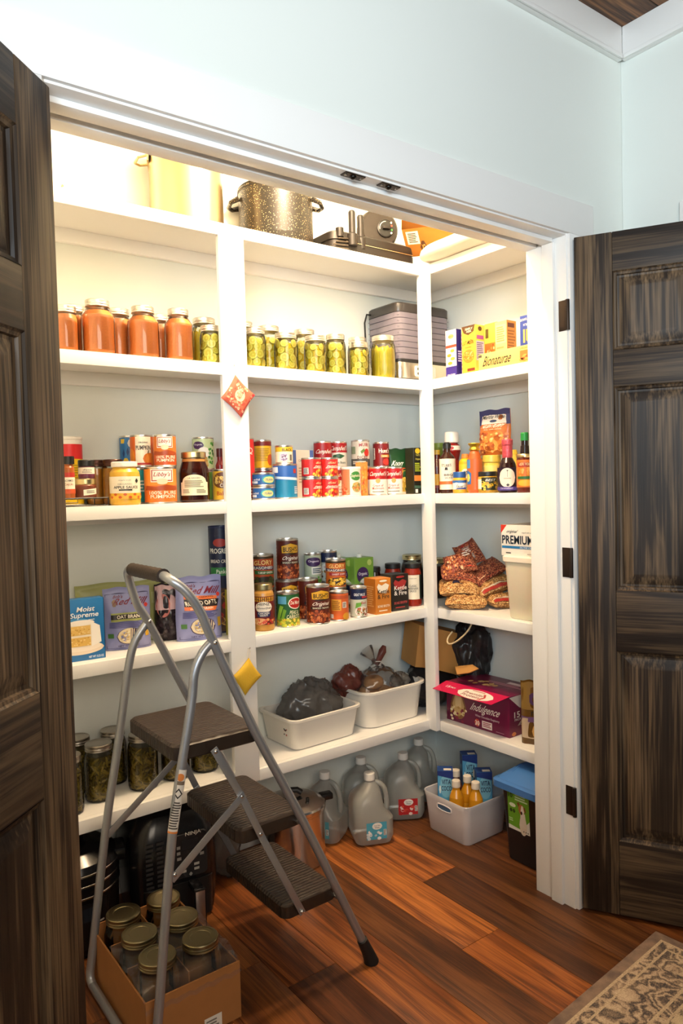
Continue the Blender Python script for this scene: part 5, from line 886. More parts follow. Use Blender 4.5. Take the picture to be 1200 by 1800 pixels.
b.add(vs+vs2, [(0, 1, 2, 3), (7, 6, 5, 4), (0, 4, 5, 1), (1, 5, 6, 2), (2, 6, 7, 3), (3, 7, 4, 0)], M(PK, .35, name='pink_card'))
prints(b, [('e', .2, .42, .55, .42, '#f2e8dc'), ('t', 'Premier\nProtein', .15, .35, .62, .42, '#8a2430', .1, 0, 2), ('e', .42, .36, .12, .28, '#c8443c'), ('e', .37, .37, .11, .24, '#f2e8dc'), ('t', '15', -.72, .52, .12, .2, '#f6ecec', 0, 0, 3), ('t', 'PACK', -.55, .50, .18, .12, '#f6ecec'), ('l', .0, .68, .4, .78, 1, '#b86a5a')], fm, cols=10); obj('open_flap', b, t)
pouch(2.062, 1.655, z5, .10, .225, .035, -1.05, M('#6a4a1c', .25, name='brown_foil', var=.3, scale=20), [('r', -.95, .55, .95, .97, '#8a6a2c'), ('e', 0, .72, .45, .1, '#4a2a5a'), ('t', 'nuts', .2, .5, .9, .08, '#1f1812', 0, 0, 2), ('r', -.95, .1, .95, .42, '#c8b49a'), ('r', -.95, .36, .95, .44, '#6a4a7a'), ('e', .3, .22, .5, .13, '#d8a858')], 'brown and purple snack pouch leaning by the white jamb', seal=.06)

# ------------------------------------------------------------------ top shelf
z1 = Z[1]+.0003
BR_ = M((.64, .49, .27), .3, 1., name='bright_stainless')
px_, py_ = 1.02*Q, 2.13*Q
t = thing('stock_pot', 'big shiny stainless stock pot on the top shelf', 'pot', (px_, py_, z1), face(px_, py_)); R = .118
b = B(); b.lathe([(R*.97, 0), (R, .006), (R, .262), (R*1.04, .266), (R*1.04, .272), (R*.99, .272), (R*.98, .25), (R*.97, .012), (.001, .01)], BR_, 40, capt=False); obj('pot_body', b, t)
for s in (-1, 1):
    b = B(); b.tube([(s*R*.99, -.035, .235), (s*(R+.03), -.03, .228), (s*(R+.042), 0, .222), (s*(R+.03), .03, .228), (s*R*.99, .035, .235)], .0045, BR_, 8); b.box(s*R-.003, s*R+.003, -.045, .045, .215, .25, BR_); obj('handle', b, t)
px_, py_ = 1.338*Q, 2.120*Q; R = .130
ENA = M((.010, .010, .010), .38, name='speckled_enamel')
nt = ENA.node_tree; v_ = nt.nodes.new('ShaderNodeTexVoronoi'); v_.inputs['Scale'].default_value = 190; tc_ = nt.nodes.new('ShaderNodeTexCoord'); nt.links.new(tc_.outputs['Object'], v_.inputs['Vector'])
rs = ramp(nt, v_.outputs['Distance'], [(.16, '#d8c090'), (.22, '#1a150e')]); nt.links.new(rs, nt.nodes['Principled BSDF'].inputs['Base Color'])
t = thing('canning_pot', 'black speckled enamel canning pot on the top shelf', 'pot', (px_, py_, z1), face(px_, py_))
b = B(); b.lathe([(R*.93, 0), (R*.98, .01), (R, .03), (R, .190), (R*1.035, .194), (R*1.035, .200), (R*1.0, .201), (R*.97, .19), (R*.96, .02), (.001, .015)], ENA, 40, capt=False); obj('pot_body', b, t)
b = B(); b.lathe([(R*1.0, .201), (R*1.03, .203), (R*1.0, .208)], BLACK, 40, capb=False, capt=False); obj('rim', b, t)
for s in (-1, 1):
    b = B(); b.tube([(s*R*.98, -.045, .165), (s*(R+.025), -.035, .155), (s*(R+.035), 0, .15), (s*(R+.025), .035, .155), (s*R*.98, .045, .165)], [.010, .008, .007, .008, .010], ENA, 8); obj('handle', b, t)
# electric grill / roaster
GB = M((.011, .008, .006), .5, name='dark_brown_plastic')
t = thing('electric_grill', 'low dark electric grill with upright handle posts on the top shelf', 'grill', (1.778, 2.222, z1), 0); W_, D_ = .405, .19
b = B(); b.rr([(0, W_/2-.01, D_/2-.01, .03), (.005, W_/2, D_/2, .035), (.040, W_/2, D_/2, .035), (.042, W_/2-.004, D_/2-.004, .033), (.046, W_/2-.004, D_/2-.004, .033), (.048, W_/2, D_/2, .035), (.075, W_/2-.004, D_/2-.004, .035), (.085, W_/2-.02, D_/2-.02, .03)], GB); obj('grill_body', b, t)
b = B(); b.box(-.14, W_/2-.02, -D_/2-.0012, -D_/2, .043, .0455, M((.6, .5, .36), .3, 1)); obj('trim_strip', b, t)
for x in (-.115, -.06):
    b = B(); b.lathe([(.019, .03), (.019, .07), (.016, .072), (.0125, .075), (.0125, .150), (.010, .155)], GB, 16); obj('handle_post', b, t, (x, -D_/2-.004+(.02 if x > -.1 else 0), 0))
for k in range(4):
    b = B(); b.tube([(-.21+.012*k, -D_/2-.001, .012+.012*k), (-.17, -D_/2-.006, .012+.012*k), (-.135, -D_/2-.004, .016+.012*k)], .003, M((.10, .08, .06), .3, .5), 6); obj('vent_rib', b, t)
b = B(); b.lathe([(.0145, -.02), (.0145, .012)], GB, 12); obj('hinge_bar', b, t, (-.165, -D_/2+.005, .075))
# round appliance with dial behind
t = thing('round_cooker', 'round brown appliance with a dial, behind the dark grill', 'appliance', (1.805*Q, 2.150*Q, z1+.1695), (math.radians(90), 0, -.35))
b = B(); b.lathe([(.06, -.035), (.078, -.028), (.082, 0), (.078, .02), (.07, .028)], M((.022, .015, .010), .5), 36); obj('drum', b, t)
b = B(); b.lathe([(.034, .028), (.034, .036), (.030, .038)], BLACK, 24, cx=.022); obj('dial_plate', b, t)
b = B(); b.box(.006, .038, -.006, .006, .038, .052, GB); obj('knob', b, t, bevel=.003)
b = B()
for c, (x, y) in (('#c8402c', (.046, .010)), ('#3a8a3c', (.046, -.006)), ('#e8e2d0', (.044, .022)), ('#e8e2d0', (.044, -.018))): b.lathe([(.004, .038), (.004, .0392)], M(c, .4), 10, cx=x, cy=y)
b.tube([(.003+.019-.026*math.cos(q*.35-.2), .026*math.sin(q*.35-.2), .0385) for q in range(6)], .0016, M('#e8e2d0', .4), 5); obj('dial_marks', b, t)
# white folded pillow on the right part with a card parcel on it
t = thing('pillow', 'puffy white pillow folded along the right top shelf', 'pillow', (2.03, 1.83, z1), PI/2)
PIL = M('#f4ecdc', .8, name='white_cotton', bump=.2, scale=30); b = B(); n_ = 22; rg = []
for k in range(n_+1):
    f = -1+2*k/n_; e = max(.02, 1-abs(f)**5)**.5; rg.append([(f*.29, (.105*e)*math.copysign(abs(math.cos(2*PI*j/20))**.7, math.cos(2*PI*j/20)), .034+.034*e*math.copysign(abs(math.sin(2*PI*j/20))**.8, math.sin(2*PI*j/20))*(1+.05*math.sin(8*f+j)) ) for j in range(20)])
b.loft(rg, PIL); obj('pillow_body', b, t, ang=60)
b = B(); b.tube([(-.292, .085*math.cos(q*PI/6), .034+.027*math.sin(q*PI/6)) for q in range(13)], .002, M('#d8c8ac', .7), 6); obj('seam', b, t)
CO = M('#a8691f', .7, name='golden_cardboard', var=.06, scale=20)
t = thing('shipping_box', 'flat golden cardboard parcel tilted on the white pillow', 'box', (2.045, 2.020, z1+.103), (math.radians(42), math.radians(5), math.radians(-66))); W_, D_, H_ = .34, .05, .115
b = B(); b.box(-W_/2, W_/2, -D_/2, D_/2, -H_/2, H_/2, CO); obj('carton_body', b, t, bevel=.002)
b = B(); prints(b, [('r', -.92, .45, -.62, .9, '#f2e2cc'), ('l', -.88, .5, -.66, .85, 6, '#3a2a20'), ('e', -.55, .32, .09, .24, '#4a2c14'), ('t', 'X2', -.55, .32, .09, .2, '#d8a050'), ('r', .3, .6, .8, .95, '#e0b060')], frontmap(W_, D_, -H_/2, H_/2)); obj('printed_face', b, t)
b = B(); fl2 = [(-W_/2, -D_/2, H_/2), (W_/2*.2, -D_/2, H_/2), (W_/2*.2, -D_/2-.02, H_/2+.045), (-W_/2+.02, -D_/2-.02, H_/2+.045)]; b.add([Vector(p) for p in fl2]+[Vector(p)+Vector((0, .002, .001)) for p in fl2], [(0, 1, 2, 3), (7, 6, 5, 4), (0, 4, 5, 1), (1, 5, 6, 2), (2, 6, 7, 3), (3, 7, 4, 0)], CO); obj('raised_flap', b, t)
# nail in the back wall
b = B(); b.lathe([(.0018, 0), (.0018, .008), (.004, .0082), (.004, .0095)], M((.2, .14, .08), .4, .8), 10); o = obj('nail', b, None, (.709, YW+.001, 2.265), (PI/2, 0, 0)); tag(o, 'small nail in the back wall above the top shelf', 'nail')

# ------------------------------------------------------------------ sachets hanging on the stile
def sachet(z, mat, shapes, label, tilt, sw=.056):
    xs_, ys_ = (XS0+XS1)/2+.003, YB-.010
    t = thing('hanging_sachet', label, 'sachet', (xs_, ys_, z), (0, tilt, 0)); n = 14; b = B()
    def P(u, v, s, off=0.):
        e = (max(0, 1-abs(u)**4)*max(0, 1-abs(v)**4))**.6; x, y = u*sw*.72, v*sw*.72; pu = 1-.08*(1-abs(u)**2)*abs(v)**3-.08*(1-abs(v)**2)*abs(u)**3
        return ((x-y)*.7071*pu*1.05, -s*(.0006+.0085*e+off), (x+y)*.7071*pu*1.15)
    for s in (1, -1):
        vs = [P(-1+2*i/n, -1+2*j/n, s) for j in range(n+1) for i in range(n+1)]
        b.add(vs, [(j*(n+1)+i, j*(n+1)+i+1, (j+1)*(n+1)+i+1, (j+1)*(n+1)+i)[::s] for j in range(n) for i in range(n)], mat)
    obj('pad', b, t, ang=70)
    if shapes: b = B(); prints(b, shapes, lambda u, v, off: P(u, -1+2*v, 1, off), cols=10); obj('printed_cloth', b, t)
    b = B(); b.tube([(-.004, 0, sw*1.12), (-.005, .002, sw*1.12+.022), (0, .004, sw*1.12+.032), (.005, .002, sw*1.12+.022), (.002, 0, sw*1.12)], .0011, M('#e8e0d0', .7), 6); obj('hanging_loop', b, t)
    b = B(); b.tube([(0, .0095, sw*1.12+.030), (0, -.001, sw*1.12+.0315), (0, -.003, sw*1.12+.036)], .0014, STEEL, 6); obj('pin', b, t)
RS = M('#d8644a', .7, name='red_cotton', bump=.3, scale=300)
sachet(1.610, RS, [('d', -.85, .05, .85, .95, 70, .09, .045, ['#e8a080', '#c84a3c', '#f0c0a0']), ('e', .05, .5, .42, .2, '#f0d8b0'), ('l', -.2, .42, .3, .58, 3, '#c89070'), ('r', -.95, .0, .95, .10, '#b8283c')], 'diamond-shaped red patterned sachet pinned to the white stile', -.12, .058)
sachet(.708, M('#d8ae2c', .75, name='yellow_cotton', bump=.3, scale=300), [], 'plain yellow sachet pinned low on the white stile', .14, .052)

# ------------------------------------------------------------------ floor of the closet
# step ladder
t = thing('step_ladder', 'grey folding three-step ladder with dark ribbed treads', 'ladder', (.9, 1.76, 0)); O_ = Vector((.9, 1.76, 0))
def lad(nm, b, **k): b.v = [tuple(Vector(p)-O_) for p in b.v]; return obj(nm, b, t, **k)
RT = .0115
near = [(1.218, 1.561, .025), (1.026, 1.578, .448), (.900, 1.588, .705), (.796, 1.598, .950), (.764, 1.601, 1.030), (.733, 1.607, 1.078), (.706, 1.622, 1.105), (.702, 1.655, 1.113)]
far = [(.704, 1.865, 1.113), (.706, 1.900, 1.108), (.712, 1.918, 1.085), (.735, 1.922, 1.01), (.766, 1.926, .958), (.877, 1.936, .733), (1.02, 1.950, .448), (1.215, 1.965, .025)]
b = B(); b.tube(smooth(near[:1]+near[1:], 5)+smooth(far, 5), RT, SILVER, 14); lad('front_frame', b)
b = B(); b.tube([(.7025, 1.662+.2*k/14, 1.113) for k in range(15)], [.0165 if k % 2 else .0175 for k in range(15)], M((.030, .018, .012), .55, name='brown_grip_foam', bump=.4, scale=250), 14); lad('hand_grip', b)
rn_ = [(.792, 1.603, .948), (.768, 1.603, .925), (.746, 1.603, .880), (.733, 1.601, .800), (.672, 1.590, .525), (.612, 1.572, .10), (.594, 1.568, .035), (.580, 1.585, .0135)]
rf_ = [(.580, 1.935, .0135), (.580, 1.952, .035), (.590, 1.953, .10), (.634, 1.947, .408), (.680, 1.942, .663), (.708, 1.938, .83), (.728, 1.935, .905), (.762, 1.931, .955)]
b = B(); b.tube(smooth(rn_, 5)+smooth(rf_, 5), RT*.97, SILVER, 14); lad('rear_frame', b)
TREAD = M((.028, .017, .011), .42, name='brown_tread_plastic')
nt = TREAD.node_tree; wv = nt.nodes.new('ShaderNodeTexWave'); wv.bands_direction = 'Y'; wv.inputs['Scale'].default_value = 26; wv.inputs['Distortion'].default_value = 2.5; tc_ = nt.nodes.new('ShaderNodeTexCoord'); nt.links.new(tc_.outputs['Object'], wv.inputs['Vector'])
bu = nt.nodes.new('ShaderNodeBump'); bu.inputs['Strength'].default_value = .45; bu.inputs['Distance'].default_value = .003; nt.links.new(wv.outputs['Fac'], bu.inputs['Height']); nt.links.new(bu.outputs[0], nt.nodes['Principled BSDF'].inputs['Normal'])
for x0, x1, zt, y0, y1 in ((.690, .928, .715, 1.612, 1.905), (.850, 1.045, .468, 1.604, 1.918), (.968, 1.140, .235, 1.594, 1.925)):
    b = B(); hx, hy = (x1-x0)/2, (y1-y0)/2
    b.rr([(zt-.040, hx-.006, hy-.004, .02), (zt-.036, hx, hy, .022), (zt-.006, hx, hy, .022), (zt, hx-.006, hy-.006, .02)], TREAD, 5); b.v = [(p[0]+(x0+x1)/2, p[1]+(y0+y1)/2, p[2]) for p in b.v]; lad('tread', b)
    b = B(); zc = zt-.022; xl = .900+(.705-zc)*.455
    b.tube([(xl, 1.590-(.7-zt)*.03, zc), (xl, 1.955, zc)], .005, STEEL, 8); lad('tread_rod', b)
def strap(p, q, y):
    b = B(); p, q = Vector((p[0], y, p[1])), Vector((q[0], y, q[1])); d = (q-p).normalized(); s = Vector((d.z, 0, -d.x))*.009; n = Vector((0, .0018, 0))
    ring = lambda c: [c+s+n, c+s-n, c-s-n, c-s+n]
    b.loft([ring(p-d*.008), ring(q+d*.008)], SILVER); lad('brace', b, bevel=.0006)
for y, yy in ((1.583, -1), (1.936, 1)):
    strap((.784, .690), (.850, .563), y); strap((.850, .563), (.899, .454), y+yy*.0016); strap((.899, .454), (1.016, .212), y); strap((.850, .563), (.667, .424) if yy < 0 else (.642, .402), y+yy*.004)
def rivet(x, y, z):
    b = B(); b.ell((x, y, z), .0055, .004, .0055, STEEL, 10, 6); lad('rivet', b)
for x, z in ((.796, .950), (.902, .703), (1.027, .446), (1.138, .208)): rivet(x, 1.585-.02*(.95-z)*.9+.0015, z)
for x, z in ((.784, .690), (.850, .563), (.899, .454), (1.016, .212)): rivet(x, 1.5795, z)
rivet(.669, 1.578, .43); rivet(.612, 1.560, .105); rivet(.766, 1.914, .962)
for yf_, lab in ((1.561, 0), (1.965, 0)):
    b = B(); b.tube([(1.195, yf_, .075), (1.212, yf_, .038), (1.220, yf_, .018), (1.226, yf_, .0)], [.0145, .0165, .0185, .021], M((.008, .008, .008), .6), 14); lad('rubber_foot', b)
# warning sticker wrapped on the near rear leg
b = B(); p0, p1 = Vector((.672, 1.590, .525)), Vector((.703, 1.5945, .665)); ax = (p1-p0).normalized(); vd = (Vector((0, 0, 1.32))-p0); vd = (vd-ax*vd.dot(ax)).normalized(); sd_ = ax.cross(vd)
def stm(u, v, off): a = u*1.25; return tuple(p0+(p1-p0)*v+(vd*math.cos(a)+sd_*math.sin(a))*(RT*.97+.0004+off))
prints(b, [('r', -1, 0, 1, 1, '#e6e0d6'), ('e', 0, .88, .6, .06, '#d8823c'), ('r', -.8, .76, .8, .82, '#7a6a5a'), ('p', [(-.7, .62), (0, .54), (.7, .62), (0, .71)], '#2a2624'), ('p', [(-.45, .62), (0, .57), (.45, .62), (0, .68)], '#e6e0d6'), ('l', -.8, .06, .8, .5, 11, '#4a4440'), ('r', -.9, .0, .9, .03, '#d8823c')], stm, cols=8); lad('warning_label', b)

# tray of empty jars
bx0, bx1, by0, by1, bh = .598, .842, 1.603, 1.988, .142
t = thing('jar_tray_box', 'open brown cardboard tray of empty jars under the ladder', 'box', ((bx0+bx1)/2, (by0+by1)/2, 0)); hw, hd = (bx1-bx0)/2, (by1-by0)/2
for nm, q in (('bottom_panel', (-hw, hw, -hd, hd, 0, .004)), ('front_panel', (-hw, hw, -hd, -hd+.004, .004, bh)), ('back_panel', (-hw, hw, hd-.004, hd, .004, bh)), ('side_panel', (-hw, -hw+.004, -hd+.004, hd-.004, .004, bh-.004)), ('side_panel', (hw-.004, hw, -hd+.004, hd-.004, .004, bh-.004)), ('divider', (-.0015, .0015, -hd+.03, hd-.01, .004, .15))):
    b = B(); b.box(*q, CARD); obj(nm, b, t)
for k in (-.058, .058): b = B(); b.box(-hw+.008, hw-.008, k-.0015, k+.0015, .004, .15, CARD); obj('divider', b, t)
b = B(); prints(b, [('r', .18, .02, .56, .26, '#efe8dc'), ('l', .22, .06, .50, .22, 3, '#8a847c')], frontmap(hw*2, hd*2, 0, bh)); obj('paper_label', b, t)
SHR = glassy('shrink_wrap', 'ffffff', 'f6f6f6', .10, 'ffffff', .05)
b = B(); N = 30; vs = []
for j in range(13):
    for i in range(17):
        u, v = i/16, j/12; x = bx0-.002+(bx1-bx0+.004)*u; y = by0-.002+(by1-by0)*.62*v
        cz = .0; 
        for jx, jy in ((.664, 1.690), (.778, 1.690), (.664, 1.805), (.778, 1.805)): d_ = math.hypot(x-jx, y-jy); cz = max(cz, .158-max(0, d_-.058)*.3)
        edge = min(u, 1-u, v*1.3)*4; z = max(bh+.001, cz)+.0; z = bh-.03 if (j == 0) else max(z, .150 if 0 < i < 16 else bh-.02)
        vs.append((x-(bx0+bx1)/2, y-(by0+by1)/2-(.003 if j == 0 else 0), z+.004*math.sin(i*2.1+j*1.7)+.003))
b.add(vs, [(j*17+i, j*17+i+1, (j+1)*17+i+1, (j+1)*17+i) for j in range(12) for i in range(16)], SHR); obj('shrink_wrap', b, t, ang=80)
b = B(); b.ell((hw+.008, -hd+.06, bh-.03), .012, .014, .02, FILM, 12, 8, .25); obj('film_twist', b, t)
for x, y, lab in ((.664, 1.690, 'empty gold-lidded jar in the tray, front left'), (.664, 1.805, 'empty gold-lidded jar in the tray, middle left'), (.664, 1.920, 'empty gold-lidded jar in the tray, back left'), (.778, 1.690, 'empty gold-lidded jar in the tray, front right'), (.778, 1.805, 'empty gold-lidded jar in the tray, middle right'), (.778, 1.920, 'empty gold-lidded jar in the tray, back right')):
    mason(x, y, .104, .184, .0045, None, lab, 'empty jars in the cardboard tray', lid=M((.42, .36, .20), .3, 1, name='dull_gold_lid'), wide=.84)

# air fryer
DK = M((.006, .006, .007), .22, name='gloss_black_plastic'); CHR = M((.85, .82, .78), .22, 1, name='chrome')
t = thing('air_fryer', 'black air fryer with a chrome drawer handle on the floor', 'air fryer', (.905, 2.195, 0), -.12)
b = B(); b.rr([(0, .115, .115, .05), (.008, .125, .125, .055), (.10, .135, .132, .06), (.22, .135, .132, .06), (.29, .125, .12, .06), (.325, .10, .095, .05), (.333, .07, .06, .04)], DK, 8); obj('fryer_body', b, t)
b = B(); b.rr([(0, .055, .055, .012), (.003, .053, .053, .012)], M((.02, .02, .022), .1)); b.v = [(p[0]+.035, -.1325-p[2], p[1]*1.25+.205) for p in b.v]; obj('control_panel', b, t)
b = B(); fmp = lambda u, v, off: (.035+u*.055, -.1355-off, .135+.145*v)
prints(b, [('t', 'NINJA', .2, .93, .9, .10, '#d8d4cc', 0, 0, 2), ('r', -.45, .62, .45, .82, '#1a1c22'), ('l', -.75, .4, -.5, .75, 3, '#8a8a88'), ('l', .55, .4, .8, .75, 3, '#8a8a88'), ('l', -.5, .12, -.2, .32, 2, '#a8a8a4'), ('l', .2, .12, .5, .32, 2, '#a8a8a4'), ('e', 0, .08, .1, .04, '#8a8a88')], fmp); 
prints(b, [('l', -1, .0, -.2, 1, 10, '#2c2c2e'), ('l', .1, .0, .9, 1, 10, '#2c2c2e')], lambda u, v, off: (-.07+u*.03, -.1335-off, .13+.14*v)); o = obj('panel_lettering', b, t); o['kind'] = 'stuff'
b = B(); b.rr([(.01, .105, .02, .02, 0, -.117), (.125, .108, .02, .02, 0, -.117)], M((.009, .009, .01), .3)); obj('drawer', b, t)
b = B(); b.box(.025, .055, -.195, -.135, .112, .130, DK); b.box(.022, .058, -.207, -.195, .0085, .128, CHR); b.box(.025, .055, -.195, -.135, .010, .022, DK); obj('drawer_handle', b, t, bevel=.004)
# pressure / slow cooker
t = thing('electric_cooker', 'round black electric pressure cooker behind the left door', 'cooker', (.615, 2.195, 0), face(.615, 2.195))
b = B(); b.lathe([(.115, 0), (.12, .01), (.125, .03), (.128, .17)], M((.03, .022, .018), .15, .7, name='dark_steel'), 36); obj('cooker_body', b, t)
for z in (.172, .205, .235): b = B(); b.lathe([(.129, z), (.131, z+.002), (.131, z+.006), (.129, z+.008)], CHR, 36, capb=False, capt=False); obj('chrome_ring', b, t)
b = B(); b.lathe([(.128, .17), (.13, .175), (.13, .245), (.122, .262), (.09, .285), (.05, .296), (.001, .298)], DK, 36, capt=False); obj('lid', b, t)
b = B(); b.lathe([(.03, .296), (.032, .315), (.045, .32), (.045, .332), (.03, .336)], DK, 20); obj('lid_knob', b, t)
b = B(); b.box(.10, .148, -.04, .04, .225, .262, DK); obj('side_handle', b, t, bevel=.008)
b = B(); 
for s in range(6): pass
prints(b, [('r', -.55, 0, .55, 1, '#0c0c0e'), ('r', -.3, .6, .3, .9, '#1c2430')]+[('r', -.48+.0*i, .06+.09*i, -.30, .10+.09*i, '#b8b8b4') for i in range(6)]+[('r', .30, .06+.09*i, .48, .10+.09*i, '#b8b8b4') for i in range(6)], cylmap(.1275, .03, .16), cols=14); obj('control_panel', b, t)
# white plastic bag at the back of the floor
lump('carrier_bag', 'limp pale translucent carrier bag on the floor beside the air fryer', 'bag', (1.135, 2.235, .13), .062, .06, .13, glassy('pale_bag_film', 'ffffff', 'e0e0dc', .2, '#a8a8a4', .5), 17, .2, 26, 18, flat=-.129)
# pressure canner
px_, py_ = 1.372, 2.172; R = .110
t = thing('pressure_canner', 'stainless pressure canner with black handles on the floor, behind the ladder', 'pot', (px_, py_, 0), face(px_, py_)); ST2 = M((.74, .70, .66), .2, 1, name='satin_stainless')
b = B(); b.lathe([(R*.97, 0), (R, .006), (R, .178), (R*1.03, .182), (R*1.03, .190)], ST2, 44, capt=True); obj('pot_body', b, t)
b = B(); b.lathe([(R*1.04, .186), (R*1.05, .190), (R*1.05, .200), (R*1.02, .206), (R*.8, .217), (R*.4, .225), (.001, .227)], ST2, 44, capt=False); obj('lid', b, t)
for a in (.35, PI+.35):
    b = B(); b.box(R*.92, R+.038, -.018, .018, .190, .212, BLACK, Matrix.Rotation(a, 3, 'Z'), (0, 0, 0)); obj('handle', b, t, bevel=.006)
b = B(); b.tube([(-.03, 0, .236), (-.015, 0, .246), (.015, 0, .246), (.03, 0, .236)], .010, BLACK, 10); obj('lid_knob', b, t)
b = B(); b.lathe([(.006, .222), (.006, .232)], BLACK, 10, cx=.05, cy=-.04); obj('steam_valve', b, t)
# milk jugs
JM2 = None
def jug(x, y, rz, col, label):
    global JM2
    t = thing('water_jug', label, 'jug', (x, y, 0), rz, 'empty milky plastic gallon jugs')
    if JM2 is None:
        b = B(); h = .074
        lv = [(0, .055, .055, .03), (.006, .066, .066, .03), (.03, h, h, .03), (.095, h, h, .032), (.108, .066, h-.002, .034, -.008, .001), (.135, .058, .071, .036, -.016, .003), (.165, .054, .062, .038, -.014, .002), (.19, .042, .045, .038, -.006, 0), (.208, .026, .026, .0255), (.216, .019, .019, .0185), (.232, .019, .019, .0185)]
        b.rr(lv, JUGP, 5); m1 = mesh(b, 'jug_body')
        b = B(); b.tube(smooth([(.020, 0, .210), (.040, -.004, .203), (.056, -.006, .182), (.062, -.006, .150), (.062, -.006, .118), (.058, -.004, .096)], 4), [.009]*4+[.0095]*8+[.0105]*9, JUGP, 12); m2 = mesh(b, 'moulded_handle')
        b = B(); b.lathe([(.0205, .222), (.021, .224), (.0205, .245), (.019, .247)], M('#eceae4', .4, name='white_screw_cap'), 20); m3 = mesh(b, 'screw_cap'); JM2 = (m1, m2, m3)
    for nm, m in zip(('jug_body', 'moulded_handle', 'screw_cap'), JM2): link(nm, m, t)
    if col:
        b = B(); prints(b, [('r', -1, 0, 1, 1, col), ('d', -.9, .05, .6, .55, 18, .2, .1, ['#f2f4f6', col, '#cfe0ea'] if col != '#b8242a' else ['#f2d8d4', '#d8483c', col]), ('e', .05, .78, .5, .2, '#f2f2ee'), ('t', 'Great Value', .05, .82, .6, .07, '#2a3a6a'), ('t', 'Water', .05, .70, .5, .09, '#3a4a6a'), ('r', .68, .2, .95, .55, '#f4f4f0'), ('l', .7, .22, .93, .53, 6, '#1c1c1c')], lambda u, v, off: (.004+u*.038, -.0742-off, .028+.062*v)); obj('paper_label', b, t)
    return t
jug(1.675, 2.118, -.42, '#4aa8c8', 'nearest milky jug with a blue label on the plank floor')
jug(1.555, 2.236, -1.0, '#5aa8b8', 'milky jug right behind the pressure canner')
jug(1.748, 2.262, -.6, None, 'milky jug with no label showing, behind the nearest one')
jug(1.905, 2.190, -.55, '#b8242a', 'milky jug with a red label, left of the white basket')
jug(2.062, 2.268, -.7, None, 'milky jug farthest in the corner')
# white basket with bottles and cartons
bx, by = 1.998, 1.940
t = thing('storage_basket', 'white plastic storage basket of drinks on the floor', 'basket', (bx, by, 0))
BK = M('#dcd9dc', .4, name='white_basket_plastic'); HW, HD, HB = .118, .118, .150; b = B()
# uncut shell; the hand slot is a dim painted patch on the room-side wall
lv_o = [(0, .100, .100, .022), (.004, .103, .103, .024), (.095, .111, .111, .026), (.125, .114, .114, .026), (HB-.003, .118, .118, .026), (HB, .117, .117, .026), (HB-.002, .114, .114, .024), (.125, .111, .111, .024), (.095, .108, .108, .024), (.008, .099, .099, .02)]
rings = []
B_ = B(); B_.rr(lv_o, BK, 5)
nr_ = 24
keep = []
for f, m in zip(B_.f, B_.m):
    cs = [Vector(B_.v[i]) for i in f]; c = sum(cs, Vector())/len(cs)
    keep.append((f, m))
b.v, b.f, b.m, b.mats = B_.v, B_.f, B_.m, B_.mats; obj('basket_body', b, t)
for sy, nm in ((-1, 'slot_shade_patch'),):
    b = B(); ring = []
    for ro in (.0, 1.):
        pass
    pts = [(-.1135-.0012, .036*math.copysign(min(1, abs(math.cos(a))*1.25), math.cos(a)), .112+.011*math.sin(a)) for a in [2*PI*k/24 for k in range(25)]]
    b.tube(pts, .0022, BK, 6); obj('slot_rim', b, t)
    b = B(); q = [(-.1145, p[1]*.97, p[2]) for p in pts[:-1]]; b.add(q, [tuple(range(24))[::-1]], M('#4a6a8a', .5, name='painted_dim_interior')); obj(nm, b, t)  # flat sheet, shade of the basket's inside put into its colour
AP = M('#c88a1c', .15, name='apple_juice'); PETC = glassy('clear_bottle', 'ffffff', 'f6efe0', .05)
def juice(dx, dy, label, col=AP):
    R = .028; tt = thing('juice_bottle', label, 'bottle', (bx+dx, by+dy, .0085), face(bx+dx, by+dy), 'small drink bottles in the white basket'); tt.scale = (1, 1, 1.12)
    b = B(); b.lathe([(R*.9, 0), (R, .005), (R*.95, .05), (R, .1), (R*.9, .125), (R*.5, .150), (R*.45, .160)], col, 24); obj('bottle_body', b, tt)
    b = B(); b.lathe([(R*.56, .158), (R*.58, .160), (R*.56, .178), (R*.5, .180)], M('#e6dccc', .4), 20); obj('cap', b, tt)
    b = B(); b.lathe([(R*1.01, .055), (R*1.01, .095)], M('#d8a02c' if col == AP else '#6a2a30', .4), 24, capb=False, capt=False); prints(b, [('r', -1.2, .1, 1.2, .5, '#efe6d0'), ('t', 'apple juice', 0, .3, 1.3, .2, '#4a2a1c', 0, 0, 2)], cylmap(R*1.01, .055, .095)); obj('paper_label', b, tt)
VC = [('r', -1, .0, 1, .2, '#2f7a3c'), ('e', .1, .38, .8, .28, '#58a8d0'), ('e', .1, .74, .8, .2, '#7fc0dc'), ('p', [(-1, .92), (1, .86), (1, 1), (-1, 1)], '#17357e'), ('t', 'VITA', .12, .81, 1.2, .085, '#1a2c5a', 0, 0, 3), ('t', 'COCO', .12, .70, 1.3, .085, '#1a2c5a', 0, 0, 3), ('p', [(-1, .02), (-.6, .3), (-.2, .04)], '#1d5a2c'), ('p', [(0, .02), (.5, .26), (.9, .02)], '#3a8a44'), ('e', -.7, .68, .14, .07, '#e8f0f0')]
def coco(dx, dy, rz, label, z=.009, h=.222):
    c = carton(bx+dx, by+dy, z, .058, .048, h, rz, '#4f9ccc', VC, label, cat='carton', name='drink_carton', leftc='#2a5a9a', left=[('r', -1, 0, 1, .2, '#2f7a3c'), ('r', -1, .88, 1, 1, '#17357e'), ('e', 0, .78, .4, .06, '#8ac4dc')], top=[('r', -1, .0, 1, 1, '#2a4a8a'), ('r', -.2, .1, .8, .5, '#e8e0d4')])
RT_ = M('#6a3a34', .15, name='dark_tea')
